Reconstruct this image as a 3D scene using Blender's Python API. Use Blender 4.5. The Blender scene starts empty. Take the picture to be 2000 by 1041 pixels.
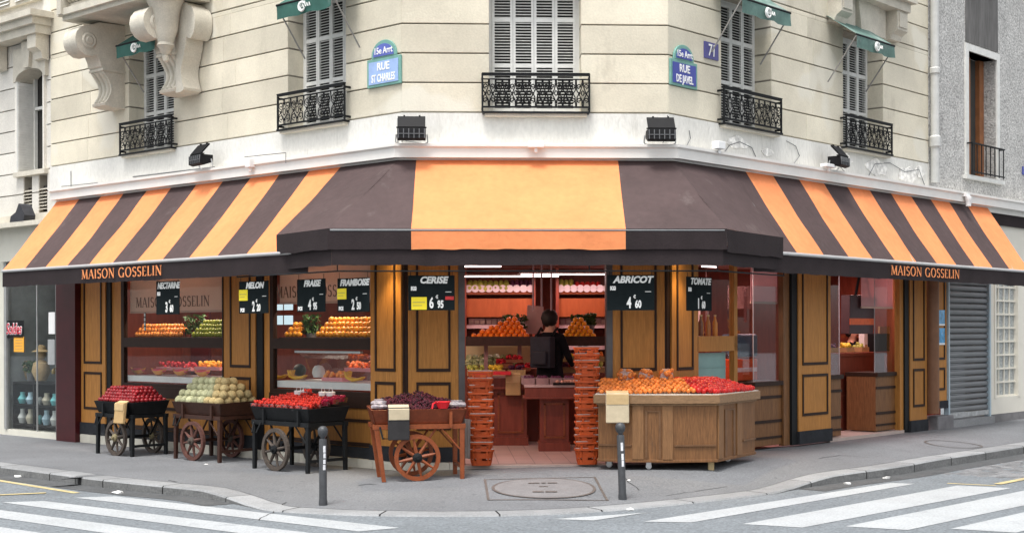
import bpy, math, random
from mathutils import Matrix, Vector, noise
random.seed(7)
pi = math.pi
S = bpy.context.scene
COL = S.collection

# ------------------------------------------------------------------ camera, sky, sun, exposure
FPX, HOR, EYE, ROLL = 2722.0, 644.2, 1.75, 0.0029
cam_d = bpy.data.cameras.new('camera'); cam = bpy.data.objects.new('camera', cam_d); COL.objects.link(cam)
cam_d.sensor_fit = 'HORIZONTAL'; cam_d.sensor_width = 36.0; cam_d.lens = 36.0 * FPX / 2000.0
cam_d.shift_y = (HOR - 520.5) / 2000.0
cam_d.clip_start = 0.1; cam_d.clip_end = 500
cam.matrix_world = Matrix.Translation((0, 0, EYE)) @ Matrix.Rotation(pi / 2, 4, 'X') @ Matrix.Rotation(-ROLL, 4, 'Z')
S.camera = cam
SUN_EL, SUN_AZ = math.radians(70), math.radians(203)      # azimuth clockwise from +Y: high, behind the camera
W = bpy.data.worlds.new('World'); S.world = W; W.use_nodes = True
wn = W.node_tree.nodes; wl = W.node_tree.links
bg = wn['Background']; sky = wn.new('ShaderNodeTexSky'); sky.sky_type = 'NISHITA'; sky.sun_disc = False
sky.sun_elevation = SUN_EL; sky.sun_rotation = SUN_AZ; sky.dust_density = 4.0; sky.air_density = 1.0
hs = wn.new('ShaderNodeHueSaturation'); hs.inputs['Saturation'].default_value = 0.22
wl.new(sky.outputs[0], hs.inputs['Color']); wl.new(hs.outputs[0], bg.inputs[0]); bg.inputs[1].default_value = 0.15
sd = bpy.data.lights.new('sun', 'SUN'); sd.energy = 1.5; sd.angle = math.radians(16); sd.color = (1, 0.98, 0.94)
so = bpy.data.objects.new('sun', sd); COL.objects.link(so)
so.rotation_euler = Vector((-math.sin(SUN_AZ) * math.cos(SUN_EL), -math.cos(SUN_AZ) * math.cos(SUN_EL), -math.sin(SUN_EL))).to_track_quat('-Z', 'Y').to_euler()
S.view_settings.view_transform = 'Standard'; S.view_settings.look = 'None'
S.view_settings.exposure = 1.0; S.view_settings.gamma = 1.0

# ------------------------------------------------------------------ survey helpers: a photo pixel on a known plane of the place
def ray(px, py):
    dx = px - 1000; dy = py - HOR
    return Vector(((dx - ROLL * dy) / FPX, 1.0, -(dy + ROLL * dx) / FPX))
def onz(px, py, z=0.0):
    r = ray(px, py); t = (z - EYE) / r.z
    return Vector((r.x * t, t, z))
def atY(px, py, Y):
    r = ray(px, py); return Vector((r.x * Y, Y, EYE + r.z * Y))
class Wall:
    def __init__(s, P, a):
        s.P = Vector((P[0], P[1], 0)); s.a = math.radians(a)
        s.d = Vector((math.cos(s.a), math.sin(s.a), 0)); s.n = Vector((-s.d.y, s.d.x, 0))
    def hit(s, px, py, out=0.0):                # (u, z) on the plane standing `out` metres in front of the wall
        r = ray(px, py); q = s.P - s.n * out; t = q.dot(s.n) / r.dot(s.n); p = r * t
        return (p - s.P).dot(s.d), EYE + p.z
    def u(s, px, out=0.0, py=650): return s.hit(px, py, out)[0]
    def pt(s, u, y=0.0, z=0.0): return s.P + s.d * u + s.n * y + Vector((0, 0, z))
    def M(s, u=0.0, y=0.0, z=0.0): return Matrix.Translation(s.pt(u, y, z)) @ Matrix.Rotation(s.a, 4, 'Z')
PL = onz(787, 918); WF = Wall(PL, 2.8); UF = WF.u(1306.5)
PR = WF.pt(UF); WL = Wall(PL, -42.2); WR = Wall(PR, 47.8)
def gz(x): return 0.02 + 0.06 * math.tanh(x / 3.0)       # the pavement climbs gently to the right

# ------------------------------------------------------------------ materials
MATS = {}
def mat(name, col, rough=0.6, var=0.12, scale=6.0, bump=0.0, metal=0.0, spec=0.3, stretch=(1, 1, 1), tone=0.0, fine=0.0, fscale=80.0, trans=0.0, rand=0.0, coord='pos', stain=None, patch=None):
    if name in MATS: return MATS[name]
    m = bpy.data.materials.new(name); m.use_nodes = True; nt = m.node_tree; N = nt.nodes; L = nt.links
    b = N['Principled BSDF']; b.inputs['Roughness'].default_value = rough; b.inputs['Metallic'].default_value = metal
    b.inputs['Specular IOR Level'].default_value = spec
    if coord == 'pos': src = N.new('ShaderNodeNewGeometry').outputs['Position']
    else: src = N.new('ShaderNodeTexCoord').outputs['Object']
    mp = N.new('ShaderNodeMapping'); mp.inputs['Scale'].default_value = stretch; L.new(src, mp.inputs[0])
    nz = N.new('ShaderNodeTexNoise'); nz.inputs['Scale'].default_value = scale; nz.inputs['Detail'].default_value = 6; nz.inputs['Roughness'].default_value = 0.62
    L.new(mp.outputs[0], nz.inputs['Vector'])
    mr = N.new('ShaderNodeMapRange'); mr.inputs[1].default_value = 0.3; mr.inputs[2].default_value = 0.7
    mr.inputs[3].default_value = 1 - var; mr.inputs[4].default_value = 1 + var; L.new(nz.outputs[0], mr.inputs[0])
    val = mr.outputs[0]
    def mul(a, bb):
        q = N.new('ShaderNodeMath'); q.operation = 'MULTIPLY'; L.new(a, q.inputs[0]); L.new(bb, q.inputs[1]); return q.outputs[0]
    if fine:
        n2 = N.new('ShaderNodeTexNoise'); n2.inputs['Scale'].default_value = fscale; n2.inputs['Detail'].default_value = 3; L.new(mp.outputs[0], n2.inputs['Vector'])
        m2 = N.new('ShaderNodeMapRange'); m2.inputs[1].default_value = 0.3; m2.inputs[2].default_value = 0.7; m2.inputs[3].default_value = 1 - fine; m2.inputs[4].default_value = 1 + fine
        L.new(n2.outputs[0], m2.inputs[0]); val = mul(val, m2.outputs[0])
    if tone:
        at = N.new('ShaderNodeAttribute'); at.attribute_name = 'tone'
        m3 = N.new('ShaderNodeMapRange'); m3.inputs[3].default_value = 1 - tone; m3.inputs[4].default_value = 1 + tone
        L.new(at.outputs['Fac'], m3.inputs[0]); val = mul(val, m3.outputs[0])
    if rand:
        oi = N.new('ShaderNodeObjectInfo'); m4 = N.new('ShaderNodeMapRange'); m4.inputs[3].default_value = 1 - rand; m4.inputs[4].default_value = 1 + rand
        L.new(oi.outputs['Random'], m4.inputs[0]); val = mul(val, m4.outputs[0])
    mx = N.new('ShaderNodeVectorMath'); mx.operation = 'SCALE'; mx.inputs[0].default_value = col; L.new(val, mx.inputs['Scale'])
    cout = mx.outputs[0]
    if stain:                                    # (colour, scale, threshold, stretch): patches of dirt with a shape of their own
        sc, ss, th, st = stain
        mp2 = N.new('ShaderNodeMapping'); mp2.inputs['Scale'].default_value = st; L.new(src, mp2.inputs[0])
        n5 = N.new('ShaderNodeTexNoise'); n5.inputs['Scale'].default_value = ss; n5.inputs['Detail'].default_value = 8; n5.inputs['Roughness'].default_value = 0.7; L.new(mp2.outputs[0], n5.inputs['Vector'])
        m5 = N.new('ShaderNodeMapRange'); m5.inputs[1].default_value = th; m5.inputs[2].default_value = th + 0.18; m5.inputs[3].default_value = 0; m5.inputs[4].default_value = 0.75; L.new(n5.outputs[0], m5.inputs[0])
        mm = N.new('ShaderNodeMix'); mm.data_type = 'RGBA'; L.new(m5.outputs[0], mm.inputs[0]); L.new(cout, mm.inputs[6]); mm.inputs[7].default_value = (*sc, 1); cout = mm.outputs[2]
    if patch:                                    # repaired, lighter areas
        pc_, ps, th = patch; n6 = N.new('ShaderNodeTexNoise'); n6.inputs['Scale'].default_value = ps; n6.inputs['Detail'].default_value = 2; L.new(src, n6.inputs['Vector'])
        m6 = N.new('ShaderNodeMapRange'); m6.inputs[1].default_value = th; m6.inputs[2].default_value = th + 0.03; m6.inputs[4].default_value = 0.55; L.new(n6.outputs[0], m6.inputs[0])
        mq = N.new('ShaderNodeMix'); mq.data_type = 'RGBA'; L.new(m6.outputs[0], mq.inputs[0]); L.new(cout, mq.inputs[6]); mq.inputs[7].default_value = (*pc_, 1); cout = mq.outputs[2]
    L.new(cout, b.inputs['Base Color'])
    if bump:
        bp = N.new('ShaderNodeBump'); bp.inputs['Strength'].default_value = bump; bp.inputs['Distance'].default_value = 0.02
        L.new(n2.outputs[0] if fine else nz.outputs[0], bp.inputs['Height']); L.new(bp.outputs[0], b.inputs['Normal'])
    if trans:
        tr = N.new('ShaderNodeBsdfTranslucent'); L.new(cout, tr.inputs[0]); ms = N.new('ShaderNodeMixShader'); ms.inputs[0].default_value = trans
        L.new(b.outputs[0], ms.inputs[1]); L.new(tr.outputs[0], ms.inputs[2]); L.new(ms.outputs[0], N['Material Output'].inputs[0])
    MATS[name] = m; return m
def glass(name, tint=(0.95, 0.97, 0.96), refl=0.10):
    m = bpy.data.materials.new(name); m.use_nodes = True; N = m.node_tree.nodes; L = m.node_tree.links; N.remove(N['Principled BSDF'])
    t = N.new('ShaderNodeBsdfTransparent'); t.inputs[0].default_value = (*tint, 1); g = N.new('ShaderNodeBsdfGlossy'); g.inputs['Roughness'].default_value = 0.02
    fr = N.new('ShaderNodeLayerWeight'); fr.inputs[0].default_value = 0.5; pw = N.new('ShaderNodeMath'); pw.operation = 'POWER'; pw.inputs[1].default_value = 4.0; L.new(fr.outputs['Facing'], pw.inputs[0])
    ad = N.new('ShaderNodeMath'); ad.operation = 'MULTIPLY_ADD'; ad.inputs[1].default_value = 0.8; ad.inputs[2].default_value = refl
    L.new(pw.outputs[0], ad.inputs[0]); x = N.new('ShaderNodeMixShader'); L.new(ad.outputs[0], x.inputs[0]); L.new(t.outputs[0], x.inputs[1]); L.new(g.outputs[0], x.inputs[2]); L.new(x.outputs[0], N['Material Output'].inputs[0])
    return m
def emit(name, col, st):
    m = bpy.data.materials.new(name); m.use_nodes = True; N = m.node_tree.nodes; N.remove(N['Principled BSDF']); e = N.new('ShaderNodeEmission')
    e.inputs[0].default_value = (*col, 1); e.inputs[1].default_value = st; m.node_tree.links.new(e.outputs[0], N['Material Output'].inputs[0]); return m

STONE = mat('limestone', (0.62, 0.57, 0.455), 0.9, 0.14, 1.0, 0.14, tone=0.12, fine=0.05, fscale=40, stain=((0.42, 0.38, 0.30), 1.5, 0.575, (1.5, 1.5, 0.5)), patch=((0.70, 0.67, 0.58), 0.8, 0.60))
STONE_S = mat('carved_limestone', (0.56, 0.52, 0.435), 0.9, 0.15, 3.0, 0.2, fine=0.08, fscale=50, stain=((0.27, 0.24, 0.20), 2.0, 0.60, (1, 1, 0.5)))
JOINT = mat('mortar_joint', (0.33, 0.30, 0.245), 0.95, 0.15, 8)
RENDERW = mat('painted_render', (0.66, 0.645, 0.60), 0.85, 0.07, 2.0, 0.4, fine=0.06, fscale=30, stretch=(1, 1, 0.4), stain=((0.42, 0.40, 0.36), 2.6, 0.585, (2.4, 2.4, 0.40)))
FASCIA = mat('white_fascia_paint', (0.72, 0.70, 0.66), 0.5, 0.05, 3.0)
STUCCO = mat('roughcast', (0.45, 0.44, 0.42), 0.95, 0.14, 3.0, 0.8, fine=0.42, fscale=28, stain=((0.20, 0.20, 0.195), 1.3, 0.60, (1, 1, 0.5)))
CREAM = mat('cream_paint', (0.66, 0.63, 0.55), 0.7, 0.04, 3)
IRON = mat('wrought_iron', (0.010, 0.011, 0.012), 0.6, 0.2, 20, spec=0.2)
WPAINT = mat('white_joinery_paint', (0.66, 0.655, 0.62), 0.5, 0.10, 8)
DARKV = mat('dark_void', (0.045, 0.042, 0.038), 0.9, 0.2, 5)
WOOD = mat('golden_oak', (0.375, 0.168, 0.042), 0.5, 0.20, 9, 0.05, stretch=(6, 6, 0.35), fine=0.11, fscale=24, rand=0.14, spec=0.18, stain=((0.17, 0.075, 0.02), 3, 0.60, (2, 2, 0.5)))
WOODL = mat('counter_oak', (0.165, 0.076, 0.029), 0.55, 0.28, 9, 0.1, stretch=(6, 6, 0.4), fine=0.2, fscale=24, stain=((0.07, 0.04, 0.024), 3, 0.60, (2, 2, 0.6)))
MOULD = mat('dark_moulding', (0.026, 0.012, 0.007), 0.55, 0.2, 10, spec=0.2)
PLINTH = mat('dark_plinth', (0.028, 0.030, 0.034), 0.8, 0.25, 6, spec=0.12, stain=((0.10, 0.10, 0.10), 3, 0.6, (1, 1, 1)))
MAROON = mat('maroon_laquer', (0.055, 0.008, 0.010), 0.3, 0.2, 4)
TILEW = mat('white_wall_tile', (0.56, 0.55, 0.50), 0.4, 0.14, 5)
REDWOOD = mat('reddish_shop_wood', (0.20, 0.045, 0.026), 0.45, 0.2, 6, stretch=(3, 3, 0.5))
PINKW = mat('pale_shop_wall', (0.72, 0.50, 0.47), 0.7, 0.04, 3)
FTILE = None
STEEL = mat('brushed_steel', (0.60, 0.60, 0.60), 0.3, 0.05, 10, metal=0.9)
WHITEP = mat('white_plastic', (0.78, 0.78, 0.77), 0.4, 0.03, 5)
BLACKP = mat('black_plastic', (0.008, 0.008, 0.009), 0.55, 0.15, 10, spec=0.15)
GREYP = mat('grey_paint', (0.14, 0.145, 0.15), 0.45, 0.1, 10)
CHALK = mat('slate_board', (0.012, 0.016, 0.017), 0.85, 0.15, 8, spec=0.03)
CHALKW = mat('white_chalk_paint', (0.80, 0.80, 0.77), 0.8, 0.05, 30)
YELLOWC = mat('yellow_card', (0.85, 0.68, 0.03), 0.6, 0.05, 10)
KRAFT = mat('kraft_paper', (0.42, 0.28, 0.13), 0.85, 0.12, 8, 0.15)
AW_O = mat('orange_canvas', (0.82, 0.285, 0.112), 0.85, 0.09, 1.6, 0.30, trans=0.15, fine=0.045, fscale=12, stain=((0.68, 0.215, 0.075), 1.3, 0.60, (1.5, 1.5, 0.5)))
AW_D = mat('brown_canvas', (0.066, 0.043, 0.042), 0.8, 0.16, 1.6, 0.30, fine=0.07, fscale=12, stain=((0.135, 0.108, 0.102), 1.6, 0.59, (1.6, 1.6, 0.4)))
AW_K = mat('black_brown_canvas', (0.027, 0.020, 0.021), 0.9, 0.18, 2.5, 0.15, spec=0.2, fine=0.08, fscale=50)
LETTER = mat('orange_lettering', (0.80, 0.28, 0.10), 0.7, 0.05, 20)
LETTERB = mat('brown_lettering', (0.13, 0.07, 0.05), 0.7, 0.05, 20)
BLIND = mat('beige_blind', (0.66, 0.46, 0.36), 0.8, 0.04, 3, trans=0.2)
CLEAR = glass('shop_glass', (0.95, 0.96, 0.955), 0.012)
DOME = glass('display_glass', (0.9, 0.93, 0.95), 0.12)
ENAMELB = mat('blue_enamel', (0.05, 0.065, 0.30), 0.3, 0.08, 10)
ENAMELF = mat('faded_blue_enamel', (0.30, 0.42, 0.68), 0.4, 0.10, 10)
ENAMELG = mat('green_enamel', (0.16, 0.33, 0.28), 0.45, 0.15, 10)
GREENC = mat('green_canvas', (0.035, 0.105, 0.085), 0.8, 0.2, 5, stain=((0.25, 0.30, 0.28), 3, 0.58, (1, 1, 1)))
BASKET = mat('orange_plastic', (0.50, 0.082, 0.018), 0.5, 0.16, 12, rand=0.28, spec=0.3)
LEAF = mat('leaf_green', (0.045, 0.10, 0.025), 0.5, 0.4, 14)
CLOTHK = mat('black_cloth', (0.006, 0.006, 0.008), 0.9, 0.3, 6, spec=0.15)
SKIN = mat('skin', (0.46, 0.25, 0.17), 0.55, 0.06, 12)
HAIR = mat('dark_hair', (0.012, 0.009, 0.008), 0.6, 0.3, 40)

# ------------------------------------------------------------------ mesh builder
class MB:
    def __init__(s, M=None): s.v = []; s.f = []; s.mi = []; s.sm = []; s.tn = []; s.M = M or Matrix.Identity(4); s.m = 0; s.t = 0.5
    def add(s, vs, fs, smooth=False):
        b = len(s.v)
        for p in vs: s.v.append(s.M @ Vector(p))
        for f in fs:
            s.f.append([b + i for i in f]); s.mi.append(s.m); s.sm.append(smooth); s.tn.append(s.t)
    def box(s, x0, x1, y0, y1, z0, z1):
        s.add([(x0, y0, z0), (x1, y0, z0), (x1, y1, z0), (x0, y1, z0), (x0, y0, z1), (x1, y0, z1), (x1, y1, z1), (x0, y1, z1)],
              [(0, 3, 2, 1), (4, 5, 6, 7), (0, 1, 5, 4), (1, 2, 6, 5), (2, 3, 7, 6), (3, 0, 4, 7)])
    def quad(s, a, b, c, d): s.add([a, b, c, d], [(0, 1, 2, 3)])
    def prism(s, pts, axis, a, b, smooth=False):          # 2D outline extruded along an axis
        f = {'x': lambda p, h: (h, p[0], p[1]), 'y': lambda p, h: (p[0], h, p[1]), 'z': lambda p, h: (p[0], p[1], h)}[axis]
        n = len(pts); s.add([f(p, a) for p in pts] + [f(p, b) for p in pts], [])
        base = len(s.v) - 2 * n
        def fc(ix, sm):
            s.f.append([base + i for i in ix]); s.mi.append(s.m); s.sm.append(sm); s.tn.append(s.t)
        fc(list(range(n))[::-1], False); fc([n + i for i in range(n)], False)
        for i in range(n): fc([i, (i + 1) % n, n + (i + 1) % n, n + i], smooth)
    def tube(s, path, r, n=6, cap=True, closed=False):
        P = [Vector(p) for p in path]; R = r if isinstance(r, (list, tuple)) else [r] * len(P); rings = []; up = None
        for i, p in enumerate(P):
            if closed: t = (P[(i + 1) % len(P)] - P[i - 1])
            else: t = (P[min(i + 1, len(P) - 1)] - P[max(i - 1, 0)])
            t = t.normalized() if t.length > 1e-9 else Vector((0, 0, 1))
            if up is None: up = Vector((0, 0, 1)) if abs(t.z) < 0.9 else Vector((1, 0, 0))
            a = t.cross(up); a = a.normalized() if a.length > 1e-6 else t.orthogonal().normalized(); b = a.cross(t); up = b if b.length else up
            rings.append([p + (a * math.cos(2 * pi * k / n) + b * math.sin(2 * pi * k / n)) * R[i] for k in range(n)])
        vs = [q for g in rings for q in g]; fs = []
        m = len(rings)
        for i in range(m if closed else m - 1):
            for k in range(n):
                j = (i + 1) % m; fs.append((i * n + k, i * n + (k + 1) % n, j * n + (k + 1) % n, j * n + k))
        s.add(vs, fs, True)
        if cap and not closed:
            s.add(rings[0], [tuple(range(n))[::-1]]); s.add(rings[-1], [tuple(range(n))])
    def lathe(s, prof, n=16, c=(0, 0, 0), axis='z', smooth=True):
        vs = []; fs = []
        for r, h in prof:
            for k in range(n):
                a = 2 * pi * k / n; x, y = r * math.cos(a), r * math.sin(a)
                q = (x, y, h) if axis == 'z' else ((x, h, y) if axis == 'y' else (h, x, y))
                vs.append((c[0] + q[0], c[1] + q[1], c[2] + q[2]))
        for i in range(len(prof) - 1):
            for k in range(n): fs.append((i * n + k, i * n + (k + 1) % n, (i + 1) * n + (k + 1) % n, (i + 1) * n + k))
        s.add(vs, fs, smooth)
    def ball(s, c, r, n=10, m=7, sq=(1, 1, 1)):
        vs = []; fs = []
        for i in range(m + 1):
            th = pi * i / m
            for k in range(n):
                a = 2 * pi * k / n; vs.append((c[0] + r * sq[0] * math.sin(th) * math.cos(a), c[1] + r * sq[1] * math.sin(th) * math.sin(a), c[2] + r * sq[2] * math.cos(th)))
        for i in range(m):
            for k in range(n): fs.append((i * n + k, (i + 1) * n + k, (i + 1) * n + (k + 1) % n, i * n + (k + 1) % n))
        s.add(vs, fs, True)
    def build_each(s, name, mats, parent=None, bevel=0.0):   # one object for every loose piece
        root = list(range(len(s.v)))
        def find(i):
            while root[i] != i: root[i] = root[root[i]]; i = root[i]
            return i
        for f in s.f:
            for i in f[1:]: root[find(i)] = find(f[0])
        parts = {}
        for k, f in enumerate(s.f): parts.setdefault(find(f[0]), []).append(k)
        for fs in parts.values():
            q = MB(); ix = {}
            for k in fs:
                g = []
                for i in s.f[k]:
                    if i not in ix: ix[i] = len(q.v); q.v.append(s.v[i])
                    g.append(ix[i])
                q.f.append(g); q.mi.append(s.mi[k]); q.sm.append(s.sm[k]); q.tn.append(s.tn[k])
            q.build(name, mats, parent, bevel=bevel)
    def build(s, name, mats, parent=None, loc=None, rz=0.0, bevel=0.0):
        me = bpy.data.meshes.new(name); me.from_pydata([tuple(p) for p in s.v], [], s.f)
        for m in (mats if isinstance(mats, (list, tuple)) else [mats]): me.materials.append(m)
        me.polygons.foreach_set('material_index', s.mi); me.polygons.foreach_set('use_smooth', s.sm)
        at = me.attributes.new('tone', 'FLOAT', 'FACE'); at.data.foreach_set('value', s.tn)
        me.validate(); me.update()
        if any(s.sm): me.set_sharp_from_angle(angle=math.radians(38))
        o = bpy.data.objects.new(name, me); COL.objects.link(o)
        if parent is not None: o.parent = parent
        if loc is not None: o.location = loc
        o.rotation_euler.z = rz
        if bevel:
            bv = o.modifiers.new('bevel', 'BEVEL'); bv.width = bevel; bv.segments = 2; bv.limit_method = 'ANGLE'
        return o
def tag(o, label, cat, group=None, kind=None):
    o['label'] = label; o['category'] = cat
    if group: o['group'] = group
    if kind: o['kind'] = kind
    return o
def empty(name, loc, rz, label, cat, group=None):
    o = bpy.data.objects.new(name, None); COL.objects.link(o); o.empty_display_size = 0.2; o.location = loc; o.rotation_euler.z = rz
    return tag(o, label, cat, group)
def struct(o): o['kind'] = 'structure'; return o
def kids(o): return [c for c in bpy.data.objects if c.parent == o]
def dup(o, loc, rz, label=None, group=None, parent=None):
    c = o.copy(); COL.objects.link(c); c.location = loc; c.rotation_euler.z = rz
    if label: c['label'] = label
    if group: c['group'] = group
    def rec(a, b):
        for ch in kids(a):
            if ch == b or ch.name in done: continue
            q = ch.copy(); COL.objects.link(q); q.parent = b; done.add(q.name); rec(ch, q)
    done = set(); rec(o, c); return c
def text(s, size, m, parent, x, y, z, bold=0.0, shear=0.0, sx=1.0, name='lettering', ext=0.002, align='CENTER', rx=pi / 2):
    cu = bpy.data.curves.new('t', 'FONT'); cu.body = s; cu.size = size; cu.align_x = align; cu.align_y = 'CENTER'; cu.extrude = ext; cu.offset = bold; cu.shear = shear; cu.resolution_u = 3
    t = bpy.data.objects.new('t', cu); COL.objects.link(t); bpy.context.view_layer.update()
    me = bpy.data.meshes.new_from_object(t.evaluated_get(bpy.context.evaluated_depsgraph_get())); bpy.data.objects.remove(t); bpy.data.curves.remove(cu)
    me.transform(Matrix.Translation((x, y, z)) @ Matrix.Rotation(rx, 4, 'X') @ Matrix.Diagonal((sx, 1, 1, 1))); me.materials.clear(); me.materials.append(m)
    o = bpy.data.objects.new(name, me); COL.objects.link(o); o.parent = parent; return o
# roman capitals with thick and thin strokes and serifs
def roman(mb, s, h, x0, z0, y, depth=0.004, gap=0.10, fit=None):
    tk, tn = 0.15, 0.055
    def arc(cx, cz, rx, rz, a0, a1, n=14): return [(cx + rx * math.cos(math.radians(a0 + (a1 - a0) * i / n)), cz + rz * math.sin(math.radians(a0 + (a1 - a0) * i / n))) for i in range(n + 1)]
    G = {'M': (1.05, [((.12, 0), (.18, 1), tn), ((.18, 1), (.52, .05), tk), ((.52, .05), (.87, 1), tn), ((.87, 1), (.93, 0), tk)], [(.12, 0), (.93, 0), (.12, 1), (.92, 1)]),
         'A': (.9, [((.08, 0), (.44, 1), tn), ((.44, 1), (.82, 0), tk), ((.2, .36), (.66, .36), tn)], [(.08, 0), (.82, 0)]),
         'I': (.36, [((.18, 0), (.18, 1), tk)], [(.18, 0), (.18, 1)]),
         'N': (.98, [((.15, 0), (.15, 1), tn), ((.15, 1), (.82, 0), tk), ((.82, 0), (.82, 1), tn)], [(.15, 0), (.12, 1), (.82, 1)]),
         'E': (.68, [((.18, 0), (.18, 1), tk), ((.18, .97), (.6, .97), tn), ((.18, .53), (.5, .53), tn), ((.18, .03), (.63, .03), tn), ((.6, .97), (.6, .82), tn), ((.63, .03), (.63, .2), tn)], [(.18, 0), (.18, 1)]),
         'L': (.66, [((.18, 0), (.18, 1), tk), ((.18, .03), (.6, .03), tn), ((.6, .03), (.62, .22), tn)], [(.18, 0), (.18, 1)])}
    A = {'O': (1.0, [arc(.5, .5, .40, .49, 0, 360, 24)]), 'G': (.98, [arc(.5, .5, .40, .49, 40, 320, 20), [(.83, .03), (.83, .42)]]),
         'S': (.66, [arc(.34, .745, .22, .23, 30, 270, 12) + arc(.34, .265, .235, .255, 90, -150, 12)[1:]])}
    def stroke(p, q, w, k=1.0):
        d = Vector((q[0] - p[0], q[1] - p[1])); L = d.length
        if L < 1e-6: return
        nn = Vector((-d.y, d.x)) / L * w / 2; P = [(p[0] + nn.x, p[1] + nn.y), (p[0] - nn.x, p[1] - nn.y), (q[0] - nn.x, q[1] - nn.y), (q[0] + nn.x, q[1] + nn.y)]
        mb.prism([(x0 + sc * (cx + a) * 1.0, z0 + h * b) for a, b in P], 'y', y - depth, y)
    adv = lambda c: .5 if c == ' ' else (G.get(c) or A.get(c))[0] + gap
    tot = sum(adv(c) for c in s); sc = h if fit is None else fit / tot; cx = 0
    for c in s:
        if c in G:
            for p, q, w in G[c][1]: stroke(p, q, w)
            for p in G[c][2]: stroke((p[0] - .13, abs(p[1] - .02)), (p[0] + .13, abs(p[1] - .02)), .04)
        elif c in A:
            for pl in A[c][1]:
                for p, q in zip(pl, pl[1:]):
                    d = Vector((q[0] - p[0], q[1] - p[1])); L = d.length or 1
                    stroke((p[0] - d.x * .08, p[1] - d.y * .08), (q[0] + d.x * .08, q[1] + d.y * .08), tn + (tk - tn) * abs(d.y) / L)
        cx += adv(c)

# ------------------------------------------------------------------ road, kerb, pavement
ZR = -0.12
ASPH = mat('asphalt', (0.150, 0.166, 0.178), 0.9, 0.11, 0.9, 0.5, fine=0.30, fscale=38, stain=((0.115, 0.125, 0.132), 0.7, 0.57, (1, 1, 1)), patch=((0.215, 0.225, 0.235), 11, 0.68))
PAVE = mat('pavement_asphalt', (0.145, 0.15, 0.157), 0.9, 0.12, 0.8, 0.4, fine=0.20, fscale=45, stain=((0.098, 0.100, 0.104), 1.1, 0.575, (1, 1, 1)), patch=((0.075, 0.076, 0.08), 10, 0.69))
GRAN = mat('granite_kerb', (0.235, 0.24, 0.243), 0.85, 0.16, 2.2, 0.25, fine=0.14, fscale=50, tone=0.12, stain=((0.15, 0.145, 0.14), 2.2, 0.60, (1, 1, 1)))
GUTT = mat('gutter_stone', (0.075, 0.078, 0.08), 0.7, 0.2, 3, 0.5, fine=0.2, fscale=25)
PAINTW = mat('road_paint', (0.345, 0.36, 0.368), 0.8, 0.10, 2.0, 0.2, fine=0.16, fscale=45, stain=((0.19, 0.20, 0.21), 4, 0.56, (1, 1, 1)))
PAINTY = mat('yellow_road_paint', (0.45, 0.37, 0.19), 0.8, 0.15, 3, fine=0.2, fscale=40, stain=((0.2, 0.2, 0.19), 7, 0.52, (1, 1, 1)))
m = MB(); m.add([(-90, -40, ZR), (90, -40, ZR), (90, 120, ZR), (-90, 120, ZR)], [(0, 1, 2, 3)])
struct(m.build('road', ASPH))
kp = [(0, 925), (158, 947), (278, 961), (395, 972), (480, 989), (525, 998), (620, 1004), (720, 1007.5), (875, 1009), (1000, 1007.5), (1150, 1001), (1325, 986), (1500, 966), (1550, 957), (1630, 943.7), (1757, 927), (1847, 911), (2000, 886)]
kh = [.10, .10, .10, .09, .03, .02, .018, .018, .018, .018, .018, .018, .02, .035, .10, .115, .12, .12]
KP = [onz(x, y, ZR) for x, y in kp]
KP = [KP[0] - WL.d * 18] + KP + [KP[-1] + WR.d * 18]; kh = [.10] + kh + [.12]
def catmull(P, Hs, n):
    out = []
    for i in range(len(P) - 1):
        p0, p1, p2, p3 = P[max(i - 1, 0)], P[i], P[i + 1], P[min(i + 2, len(P) - 1)]
        for k in range(n):
            t = k / n
            q = 0.5 * ((2 * p1) + (p2 - p0) * t + (2 * p0 - 5 * p1 + 4 * p2 - p3) * t * t + (3 * p1 - p0 - 3 * p2 + p3) * t ** 3)
            if i in (0, len(P) - 2): q = p1.lerp(p2, t)
            out.append((q, Hs[i] + (Hs[i + 1] - Hs[i]) * t))
    out.append((P[-1], Hs[-1])); return out
KL = catmull(KP, kh, 6)
nrm = []
for i in range(len(KL)):
    t = (KL[min(i + 1, len(KL) - 1)][0] - KL[max(i - 1, 0)][0]); t.z = 0; t.normalize(); nrm.append(Vector((-t.y, t.x, 0)))
acc = [0.0]
for i in range(1, len(KL)): acc.append(acc[-1] + (KL[i][0] - KL[i - 1][0]).length)
mk = MB(); mg = MB(); KW = 0.30
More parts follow.
